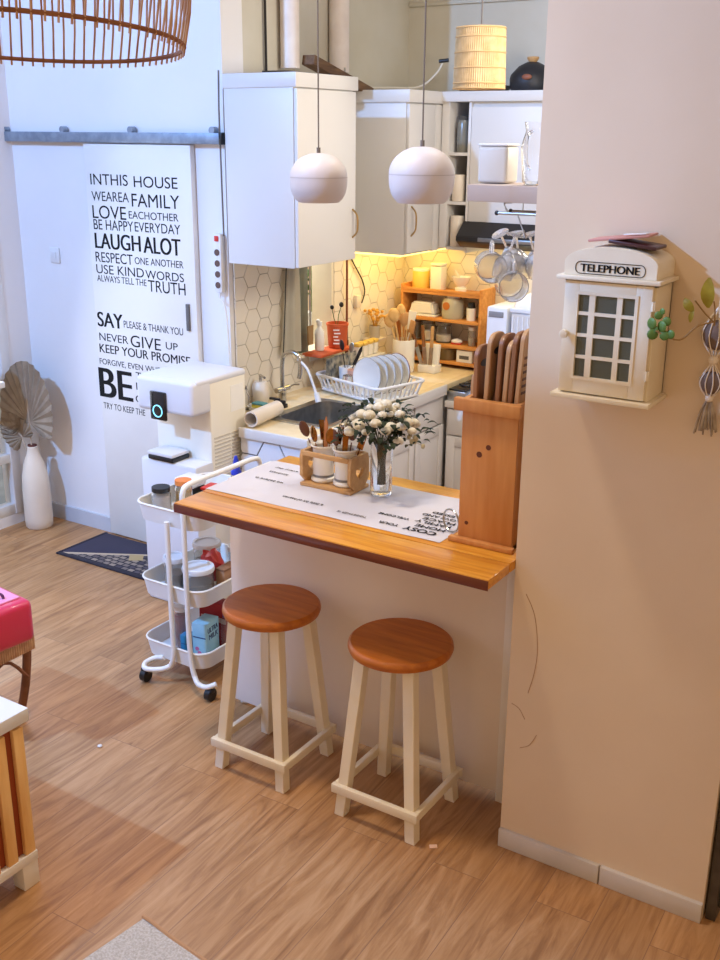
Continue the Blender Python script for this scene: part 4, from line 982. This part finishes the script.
t=thing('snack_pouch','small red-and-white pouch on the lower shelf, right','pouch',(-2.735,5.33,S1));B().sph((0,0,.016),.03,(1.2,.8,.5)).obj('bag',CERW,t);B().box(-.03,.03,-.02,.02,0,.008,.003).obj('base',RED,t)
jar('spice_bottle','small clear bottle with white cap at the right end of the lower shelf','bottle',(-2.64,5.33,S1),.022,.09,CPL,.5,FLOUR,WPL)
tincan('storage_tin','dark glass canister at the bottom of the shelf unit',(-2.80,5.345,S0),.058,.075,mat('brown_glass',(110,90,60),.25),mat('lid_tan',(170,140,100),.5),None,'canister')
t=thing('white_carton','small white box at the right bottom of the shelf unit','box',(-2.665,5.32,S0));B().box(-.05,.05,-.03,.03,0,.07,.003).obj('body',CERW,t);B().box(-.03,.03,-.031,-.03,.02,.04).obj('print',GREYI,t)
# hob
hb=thing('steel_stove','small black-topped steel stove in the gap right of the corner worktop','stove',(-2.505,5.1,.735))
B().box(-.055,.055,-.20,.13,0,.055,.004).obj('body',STEEL,hb);B().box(-.052,.052,-.19,.12,.055,.064,.002).obj('top_plate',BLK,hb)
B().tube([(.03*math.cos(a*PI/8),-.08+.03*math.sin(a*PI/8),.072) for a in range(16)],.005,6,closed=True).box(-.045,.045,-.084,-.076,.064,.072).obj('burner_grate',BLK,hb)
# tall white boxes behind pine box (on hood side)
BW=mat('cool_white_plastic',(222,228,240),.25)
t=thing('white_appliance','pale bluish white upright appliance left of the clear storage box','appliance',(-2.36,5.16,.736))
B().box(-.065,.055,-.10,.12,0,.50,.012).obj('body',BW,t);B().box(-.05,.035,-.106,-.099,.445,.475,.003).obj('handle_slot',mat('slot_grey',(130,134,144),.5),t,'grey handle slot')
t=thing('clear_storage_box','translucent ribbed storage box beside the pale bluish appliance','storage box',(-2.20,5.15,.736))
B().box(-.08,.10,-.10,.12,0,.48,.012).obj('body',mat('frosted_plastic',(226,226,230),.35,trans=.25),t)
q=B()
for k in range(6): q.box(-.07+k*.028,-.062+k*.028,-.106,-.099,.02,.46,.002)
q.obj('ribs',BW,t);B().box(-.085,.105,-.105,.125,.48,.505,.006).obj('lid',BW,t)
t=thing('white_canopy_lid','pale cone-shaped dish cover on top of the storage box','dish cover',(-2.20,5.15,1.2415))
B().lathe([(.10,0),(.085,.03),(.04,.06),(.012,.073),(0,.074),(0,.070),(.038,.056),(.082,.027),(.097,0),(.10,0)],n=32).obj('cover',BW,t);B().sph((0,0,.08),.012).obj('knob',BW,t)

# ---------- hanging glass shelf by the pillar
sh=thing('wall_shelf','taupe floating shelf behind the pillar carrying a white box','shelf',(-1.38,3.42,1.885))
B().box(-.295,.28,-.12,.13,0,.055,.003).obj('board',mat('shelf_taupe',(186,168,156),.6),sh)
t=thing('white_storage_box','frosted white square box on the taupe shelf','box',(-1.635,3.44,1.942))
B().box(-.05,.06,-.05,.05,0,.122,.012,3).obj('body',mat('frosted_white',(214,208,198),.4),t);B().box(-.051,.061,-.051,.051,.122,.13,.004).obj('lid',WPL,t)
t=thing('glass_pitcher','clear glass pitcher on the taupe shelf beside the white box','pitcher',(-1.475,3.40,1.942))
B().lathe([(0,0),(.035,0),(.04,.01),(.05,.12),(.036,.17),(.042,.20),(.040,.20),(.034,.17),(.047,.12),(.037,.012),(0,.01)],n=28).obj('body',GLASS,t);B().tube([(.0,-.04,.17),(.0,-.075,.15),(.0,-.075,.08),(.0,-.047,.05)],.005,8,smooth=5).obj('handle',GLASS,t)
rk=thing('glass_rack','steel wire rack with black tips under the taupe shelf','rack',(-1.45,3.33,1.885))
b=B()
for y in(-.02,.09): b.tube([(-.11,y,-.035),(.34,y,-.035)],.005,8)
for x in(-.07,.08,.24): b.tube([(x,-.02,-.035),(x-.02,-.02,-.005),(x,.0,-.0005)],.003,6,smooth=4).tube([(x,.09,-.035),(x,.09,-.0005)],.003,6)
for x in(-.04,.03,.10,.17): b.tube([(x,-.02,-.035),(x+.03,-.03,-.09),(x+.045,-.04,-.11),(x+.04,-.05,-.085)],.0025,6,smooth=4)
b.obj('wires',STEEL,rk)
B().sph((-.115,-.02,-.035),.008).obj('tip',BLK,rk,'black tip');B().sph((-.115,.09,-.035),.008).obj('tip',BLK,rk,'black tip')
# stemware & mugs hanging
gl_n=0
labs=['clear wine glass hanging at the left of the rack','clear wine glass hanging second on the rack','clear wine glass hanging third on the rack','clear wine glass hanging nearest the pillar','lower clear glass mug hanging at the left of the rack','lower clear glass mug hanging next to the pillar']
for k,(x,y,z,tl) in enumerate(((-1.545,3.30,1.785,.5),(-1.51,3.35,1.785,.2),(-1.48,3.28,1.785,-.3),(-1.45,3.33,1.785,.3),)):
    t=thing('wine_glass',labs[k],'glass',(x,y,z),0,'glassware hanging from the rack')
    M=Matrix.Rotation(PI+tl,4,'X')@Matrix.Rotation(tl*.5,4,'Y')
    b=B().lathe([(0,0),(.03,0),(.031,.002),(.004,.008),(.0035,.055),(.02,.07),(.038,.095),(.040,.12),(.034,.15),(.0325,.15),(.038,.12),(.036,.097),(.018,.074),(0,.066)],n=24);b.bm.transform(M);b.obj('bowl',CRY,t)
for k,(x,y,z) in enumerate(((-1.555,3.25,1.70),(-1.475,3.25,1.645))):
    t=thing('glass_mug',labs[4+k],'mug',(x,y,z),.6,'glassware hanging from the rack')
    b=B().lathe([(0,0),(.045,0),(.05,.008),(.05,.10),(.047,.10),(.046,.012),(0,.01)],n=28);b.bm.transform(Matrix.Translation((0,.03,-.02))@Matrix.Rotation(PI/2,4,'X'));b.obj('cup',CRY,t)
    B().tube([(.0,-.06,.025),(.0,-.05,.06),(.0,-.02,.06),(.0,-.01,.03)],.005,8,smooth=4).obj('handle',CRY,t)

# ---------- pendant lamps
def pendant(loc,r,label):
    t=thing('pendant_lamp',label,'pendant lamp',loc,0,'white dome pendant lamps over the bar')
    prof=[]
    for k in range(0,17):
        zz=.96-1.80*k/16;ex=2.0 if zz>0 else 2.8;prof.append((r*(1-abs(zz)**ex)**(1/ex),r*zz*(.82 if zz>0 else 1)))
    inner=[(p[0]*.97,p[1]*.97) for p in prof[::-1]]
    B().lathe([(0.0,r*.805)]+prof+inner+[(0,r*.77)],n=48).obj('shade',mat('lamp_white',(206,198,196),.5),t)
    B().lathe([(r*1.001,.001),(r*1.003,.001),(r*1.003,-.001),(r*1.001,-.001)],n=48).obj('seam',mat('lamp_seam',(180,170,166),.5),t)
    B().tube([(0,0,r*.79),(0,0,4.0-loc[2])],.0022,6).cyl((0,0,r*.79),(0,0,r*.98),.006).obj('cord',CORD,t)
    B().sph((0,0,.0),.028).obj('bulb',mat('bulb_white',(250,246,236),.3),t)
pendant((-1.872,2.70,1.975),.087,'white dome pendant lamp in front of the large wall cabinet')
pendant((-1.505,2.68,1.993),.093,'white dome pendant lamp over the bar, nearer the pillar')
# woven pendant
t=thing('woven_pendant_lamp','pale woven bamboo cylinder lamp hanging over the kitchen','pendant lamp',(-2.12,4.25,2.285))
n=72;b=B()
for k in range(n):
    a=2*PI*k/n;b.tube([(.107*math.cos(a),.107*math.sin(a),0),(.100*math.cos(a),.100*math.sin(a),.24)],.0042,4)
b.lathe([(.1065,0),(.0995,.24)],n=48);b.obj('bamboo_wall',WICK,t)
b=B()
for z,r_ in((0,.110),(.02,.110),(.08,.108),(.14,.1065),(.20,.104),(.235,.103)): b.tube([(r_*math.cos(2*PI*k/48),r_*math.sin(2*PI*k/48),z) for k in range(48)],.003,5,closed=True)
b.obj('bands',mat('wicker_band',(206,166,112),.6),t)
B().cyl((0,0,.225),(0,0,.235),.1,n=40).obj('top_disc',WICK,t);B().tube([(0,0,.235),(0,0,1.715)],.003,6).obj('cord',CORD,t)
# rattan shade top-left
t=thing('rattan_lampshade','large open rattan lampshade hanging at the top left','lampshade',(-1.319,1.133,2.228))
t.rotation_euler=(math.radians(-4.2),math.radians(-1.1),0)
R0=.238;b=B();n=88
prof=[(.0,R0),(.05,R0*1.04),(.11,R0*1.05),(.2,R0*.98),(.3,R0*.72)]
def rr_(z):
    for (a,ra),(c,rc) in zip(prof,prof[1:]):
        if a<=z<=c: return ra+(rc-ra)*(z-a)/(c-a)
for k in range(n):
    a=2*PI*k/n;j=random.uniform(-.01,.01)
    b.tube([((r_+.0)*math.cos(a+j*z*6),r_*math.sin(a+j*z*6),z) for z,r_ in [(-.008,R0)]+prof[1:]],.0018,5)
b.obj('cane_ribs',RATT,t)
b=B()
for z,rad in((0.002,.0035),(.11,.003),(.2,.003),(.3,.005)):
    r_=rr_(z);b.tube([(r_*math.cos(2*PI*k/64),r_*math.sin(2*PI*k/64),z) for k in range(64)],rad,6,closed=True)
b.obj('hoops',RATD,t,'darker hoops')
B().tube([(0,0,.28),(0,0,1.768)],.004,6).tube([(-R0*.72,0,.3),(R0*.72,0,.3)],.004,6).obj('cord',CORDB,t)

# ---------- telephone wall cabinet
tb=thing('telephone_key_box','cream wall box shaped like a telephone booth on the tan pillar','wall box',(-.845,2.554,1.492))
TW=mat('booth_cream',(232,222,198),.5,rgb2=(226,214,188),scale=8)
w2=.1135;dp=.134
B().box(-w2,-w2+.008,-dp+.012,0,0,.28,.001).box(w2-.008,w2,-dp+.012,0,0,.28,.001).box(-w2,w2,-.008,0,0,.28,.001).box(-w2,w2,-dp+.012,0,.272,.28,.001).box(-w2+.008,w2-.008,-dp+.02,-.008,.0,.008).obj('body',TW,tb)
B().box(-w2-.012,w2+.012,-dp-.012,0,-.012,0,.002).obj('base_ledge',TW,tb);B().box(-w2-.014,w2+.014,-dp-.014,0,.28,.29,.002).obj('cornice',TW,tb)
arch=[(-w2,.29),(w2,.29),(w2,.325)]+[(w2*math.cos(a)*.98,.325+.034*math.sin(a)) for a in [PI*k/12 for k in range(1,12)]]+[(-w2,.325)]
B().prism(arch,-dp+.0,0,'xz',.001).obj('header',TW,tb)
# sign
hx_=text_bm([('TELEPHONE',-.072,.072,.300,.018,.05)]);hx_.obj('lettering',INK,tb,loc=(0,-dp-.0015,0))
o=rrect(-.085,.085,.295,.323,.012);B().tube([(x,-dp-.001,z) for x,z in o],.0009,5,closed=True).obj('sign_outline',INK,tb)
door=B()
dy0,dy1=-dp,-dp+.012
xa,xb,za,zb=-w2+.006,w2-.006,.004,.276
cols=[(-.072,-.045),(-.030,.024),(.037,.068)];rows=[(.045,.090),(.098,.143),(.151,.196),(.204,.245)]
px0,px1=cols[0][0],cols[-1][1];pz0,pz1=rows[0][0],rows[-1][1]
door.box(xa,px0,dy0,dy1,za,zb,.001).box(px1,xb,dy0,dy1,za,zb,.001).box(px0,px1,dy0,dy1,za,pz0,.001).box(px0,px1,dy0,dy1,pz1,zb,.001)
for a,c in zip(cols,cols[1:]): door.box(a[1],c[0],dy0,dy1,pz0,pz1)
for a,c in zip(rows,rows[1:]):
    for cc in cols: door.box(cc[0],cc[1],dy0,dy1,a[1],c[0])
door.box(px0-.008,px1+.008,dy0-.003,dy0,pz1,pz1+.008).box(px0-.008,px1+.008,dy0-.003,dy0,pz0-.008,pz0).box(px0-.008,px0,dy0-.003,dy0,pz0,pz1).box(px1,px1+.008,dy0-.003,dy0,pz0,pz1)
dob=door.obj('door',TW,tb)
B().lathe([(0,0),(.005,0),(.005,.012),(.011,.018),(.010,.028),(0,.031)],n=18,M=Matrix.Rotation(PI/2,4,'X')).obj('knob',TW,dob,loc=(-w2+.018,-dp,.15))
B().box(px0,px1,dy0+.006,dy0+.008,pz0,pz1).obj('pane',mat('dim_glass',(150,160,148),.1,trans=.8),dob)
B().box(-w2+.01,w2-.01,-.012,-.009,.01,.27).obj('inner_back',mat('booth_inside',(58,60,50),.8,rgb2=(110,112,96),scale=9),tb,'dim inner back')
for z in(.22,.055): B().box(w2-.006,w2+.003,-dp-.004,-dp+.006,z,z+.022,.001).cyl((w2-.002,-dp-.003,z),(w2-.002,-dp-.003,z+.022),.003).obj('hinge',TW,dob)
# stuff on top
t=thing('pink_folder','dusty pink folder lying on top of the telephone box','folder',(-.845,2.49,1.855))
b=B().box(-.07,.075,-.05,.05,.0,.006,.002);b.bm.transform(Matrix.Rotation(-.12,4,'Y')@Matrix.Rotation(.1,4,'Z'));b.obj('cover',mat('dusty_pink',(196,140,130),.6),t,loc=(0,0,.012))
t=thing('dark_wallet','dark maroon wallet with a white card on top of the telephone box','wallet',(-.80,2.48,1.86))
b=B().box(-.06,.055,-.045,.04,-.006,.002,.002);b.bm.transform(Matrix.Rotation(.10,4,'Y'));b.obj('cover',mat('maroon_dark',(66,34,38),.35),t)
b=B().box(-.03,.025,-.03,.0,.003,.005,.001);b.bm.transform(Matrix.Rotation(-.08,4,'Y'));b.obj('card',WPL,t,'white card',loc=(0,0,.018))

# ---------- macrame hanging bottle + vine
mc=thing('macrame_hanger','knotted grey-brown hanging ornament at the right of the telephone box','hanging ornament',(-.608,2.52,1.42))
for z,r_ in((.235,.034),(.12,.027)):
    B().sph((0,0,z),r_,(1,.55,1.05),20).obj('wrapped_ball',STONE,mc)
b=B()
for k in range(10):
    a=2*PI*k/10
    b.tube([(.002*math.cos(a),.002*math.sin(a),.30),(.037*math.cos(a),.021*math.sin(a),.235),(.004*math.cos(a),.004*math.sin(a),.175),(.029*math.cos(a),.017*math.sin(a),.12),(.003*math.cos(a),.003*math.sin(a),.08)],.0016,4,smooth=5)
b.tube([(0,0,.30),(.0,.02,.5)],.002,4)
b.obj('net_cords',CERC,mc)
b=B()
for k in range(26):
    a=random.uniform(0,2*PI);r_=random.uniform(.01,.042);b.tube([(0,0,.085),(r_*.6*math.cos(a),r_*.3*math.sin(a),.05),(r_*math.cos(a),r_*.35*math.sin(a),random.uniform(-.01,.01))],.0022,4,smooth=3)
b.obj('tassel',mat('tassel_grey',(186,172,152),.8,rgb2=(130,112,94),scale=30),mc)
B().sph((0,0,.175),.012).sph((0,0,.082),.010).obj('knot',CERC,mc)
vn=thing('trailing_vine','vine with green round leaves and two yellow leaves beside the telephone box','plant',(-.62,2.51,1.66))
b=B().tube([(.01,-.02,.03),(-.02,-.05,.02),(-.05,-.08,-.01),(-.10,-.10,.01)],.0022,5,smooth=5).tube([(.01,-.02,.03),(-.01,-.03,.05),(-.03,-.05,.08)],.002,5,smooth=4).tube([(.01,-.01,.02),(.012,-.03,.06),(.010,-.04,.08)],.002,5,smooth=4)
b.obj('stems',mat('vine_stem',(150,120,76),.7),vn)
for x,z,sz in((-.112,.025,.014),(-.108,.0,.013),(-.098,.045,.010),(-.088,.02,.014),(-.104,.012,.010),(-.078,.033,.011),(-.08,.0,.012),(-.066,.004,.011),(-.09,.055,.008)):
    B().sph((0,0,0),sz,(1,.25,1),12).obj('green_leaf',LEAFG,vn,None,loc=(x,-.095,z)).rotation_euler=(0,0,random.uniform(-.5,.5))
B().leaf((.0,-.045,.065),(-.002,-.055,.135),.032,.1,(0,-1,0)).obj('yellow_leaf',LEAFY,vn,'large yellow-green leaf')
B().leaf((-.028,-.06,.055),(-.052,-.06,.085),.022,.15,(0,-1,0)).obj('yellow_leaf',LEAFY,vn,'small yellow leaf');B().leaf((-.03,-.06,.06),(-.034,-.06,.03),.012,.1,(0,-1,0)).obj('yellow_leaf',LEAFY,vn,'tiny yellow leaf')

# ---------- foreground left: slatted cabinet, rattan stool, tin box, carpet
sc=thing('slatted_cabinet','low white cabinet with orange wooden slats at the left edge','cabinet',(-2.165,1.41,0))
SL=wood('slat_orange',(240,196,130),(226,174,104),'z',4,.5,.05,8)
SLD=mat('slat_gap_brown',(150,66,24),.6)
B().box(-.62,-.02,-.5,.24,.10,.53,.002).obj('body',W,sc)
B().box(-.64,.012,-.52,.262,.535,.575,.003).obj('top',WPL,sc)
B().box(-.02,-.008,-.48,.24,.115,.53,.001).obj('slat_backing',SLD,sc,'dark brown backing')
for k in range(12):
    y=.24-k*.062
    B().box(-.008,.008,y-.034,y,.115,.525,.002).obj('slat',SL,sc)
B().box(-.03,.010,-.5,.244,.085,.115,.002).obj('bottom_rail',W,sc)
for x,y in((-.045,.19),(-.045,-.47),(-.58,.19),(-.58,-.47)): B().box(x,x+.05,y,y+.055,0,.09,.002).obj('leg',W,sc)
rs=thing('rattan_stool','brown rattan stool holding the pink tin box at the left edge','stool',(-3.035,2.13,0),.0)
B().box(-.2,.2,-.17,.13,.40,.43,.012).obj('seat',RATD,rs)
b=B()
for k in range(40):
    x=-.195+k*.01;b.cyl((x,-.168,.31),(x,-.168,.41),.005,n=6)
for k in range(30): b.cyl((.198,-.165+k*.01,.31),(.198,-.165+k*.01,.41),.005,n=6)
b.obj('woven_skirt',RATT,rs)
for x,y in((-.18,-.15),(.18,-.15),(-.18,.11),(.18,.11)):
    B().tube([(x,y,.42),(x*.98,y,.3),(x*.85,y*.95,.15),(x*.6,y*.9,0)],.016,10,smooth=4).obj('leg',RATD,rs)
b=B()
for s in(-1,1):
    b.tube([(s*.18,-.155,.2),(s*.12,-.155,.30),(s*.05,-.155,.33)],.007,6,smooth=4).tube([(s*.17,-.155,.33),(s*.08,-.155,.24),(s*.0,-.155,.12)],.007,6,smooth=4)
b.tube([(.18,-.14,.2),(.18,-.0,.30),(.18,.10,.2)],.007,6,smooth=4)
b.obj('brace',RATD,rs)
pb=thing('pink_tin_box','bright pink tin case with a carrying handle on the rattan stool','case',(-2.85,2.10,.432),-.12)
B().box(-.22,.16,-.10,.07,.0,.155,.025,4).obj('body',PINK,pb)
B().box(-.20,.12,-.07,.045,.153,.161,.004).obj('lid_panel',mat('lid_pink_pale',(232,150,190),.4),pb,'pale pink lid panel')
B().tube([(.02,-.04,.161),(.02,-.03,.18),(.09,-.01,.18),(.09,.0,.161)],.005,8,smooth=4).obj('handle',mat('handle_plum',(90,40,90),.4),pb,'plum handle')
B().tube([(-.02,-.104,.13),(.01,-.125,.13),(.05,-.125,.04),(.03,-.104,.01)],.009,8,smooth=5).obj('strap',mat('strap_pink',(226,90,120),.25,coat=.5),pb,'glossy pink strap')
cp=thing('carpet','grey-beige carpet corner with a tan edge at the bottom of the floor','carpet',(-1.79,1.70,0))
CAR=mat('carpet_beige',(196,184,166),.95,rgb2=(170,158,140),scale=160,bump=.5)
B().prism([(0,0),(.26,-.03),(.5,-.06),(.42,-1.0),(-.12,-.9)],0,.008,'xy',.001).obj('pile',CAR,cp)
B().tube([(-.005,.005,.009),(.03,.0,.012),(.12,-.012,.008),(.26,-.028,.008),(.5,-.06,.008)],.006,6,smooth=5).obj('binding',mat('binding_tan',(178,130,84),.7),cp,'curling tan edge')
tag(B().box(-.012,.012,-.008,.008,0,.004,.001).obj('plastic_clip',mat('clip_pinkish',(226,190,170),.5),loc=(-1.262,2.425,0)),'tiny pale plastic clip on the floor by the right stool','clip').rotation_euler=(0,0,.6)
tag(B().sph((0,0,.005),.009,(1,1,.5),10).obj('paper_scrap',WPL,loc=(-2.535,2.258,.0)),'tiny white scrap on the floor between cabinet and stool','scrap')

# ============================================================ LIGHTS
def area(name,loc,target,sx,sy,power,col,spread=180):
    l=bpy.data.lights.new(name,'AREA');l.shape='RECTANGLE';l.size=sx;l.size_y=sy;l.energy=power;l.color=col;l.spread=math.radians(spread)
    o=bpy.data.objects.new(name,l);COL.objects.link(o);o.location=loc
    o.rotation_euler=(Vector(target)-Vector(loc)).to_track_quat('-Z','Y').to_euler();return o
def point(name,loc,power,col,r=.05):
    l=bpy.data.lights.new(name,'POINT');l.energy=power;l.color=col;l.shadow_soft_size=r
    o=bpy.data.objects.new(name,l);COL.objects.link(o);o.location=loc;return o
area('cool_ceiling_lamp',(-3.7,-.3,3.95),(-3.0,2.7,1.1),.10,.10,205,(.22,.47,1))
area('living_ceiling_lamp',(-2.0,2.0,3.8),(-2.0,2.1,0),.3,.3,16,(1,.82,.62),100)
area('kitchen_ceiling_lamp',(-1.5,3.7,3.3),(-2.4,4.2,.8),.4,.4,14,(1,.95,.88))
area('kitchen_fill_light',(-1.22,4.0,2.25),(-3.0,4.2,1.0),.25,.5,14,(1,.92,.78))  # added fill, hidden behind the pillar, brightens the tiles under the large cabinet
area('left_door_daylight',(-4.5,2.9,1.2),(-2,2.2,.4),1.2,1.6,14,(.8,.84,1))
area('led_light_corner',(-2.96,5.05,1.488),(-2.96,5.1,0),.25,.6,.85,(1,.82,.48))
area('led_light_back',(-2.6,5.3,1.495),(-2.6,5.35,0),.3,.2,.35,(1,.82,.48))
area('hood_light',(-2.25,5.2,1.52),(-2.2,5.2,0),.5,.2,.7,(1,.82,.5))
area('outside_window_light',(-3.9,4.75,2.3),(-3.5,4.8,1.2),.5,.4,26,(1,1,.95))
area('outside_glass_light',(-5.3,3.0,2.5),(-5.3,3.0,0),1.0,1.6,24,(.8,.9,1))
struct(B().box(-3.23,-2.1,.465,1.01,2.78,2.82,.005).obj('shadow_panel',W),'unseen white panel added to shade the lower pillar and bar')  # added above the frame to block the cool lamp from lower pillar and bar
for bx in(-3.1,-2.2): struct(B().box(bx-.01,bx+.01,.7,.72,2.82,4.0).obj('shadow_panel_hanger',W),'hanger of the added shadow panel')  # unseen hangers, added only to carry the shading panel
wd_=bpy.data.worlds.new('world');S.world=wd_;wd_.use_nodes=True
bg=wd_.node_tree.nodes['Background'];bg.inputs[0].default_value=(1,.68,.40,1);bg.inputs[1].default_value=.68
S.view_settings.view_transform='Standard';S.view_settings.look='None';S.view_settings.gamma=1;S.view_settings.exposure=0.12
S.view_settings.use_curve_mapping=False
S.cycles.max_bounces=10
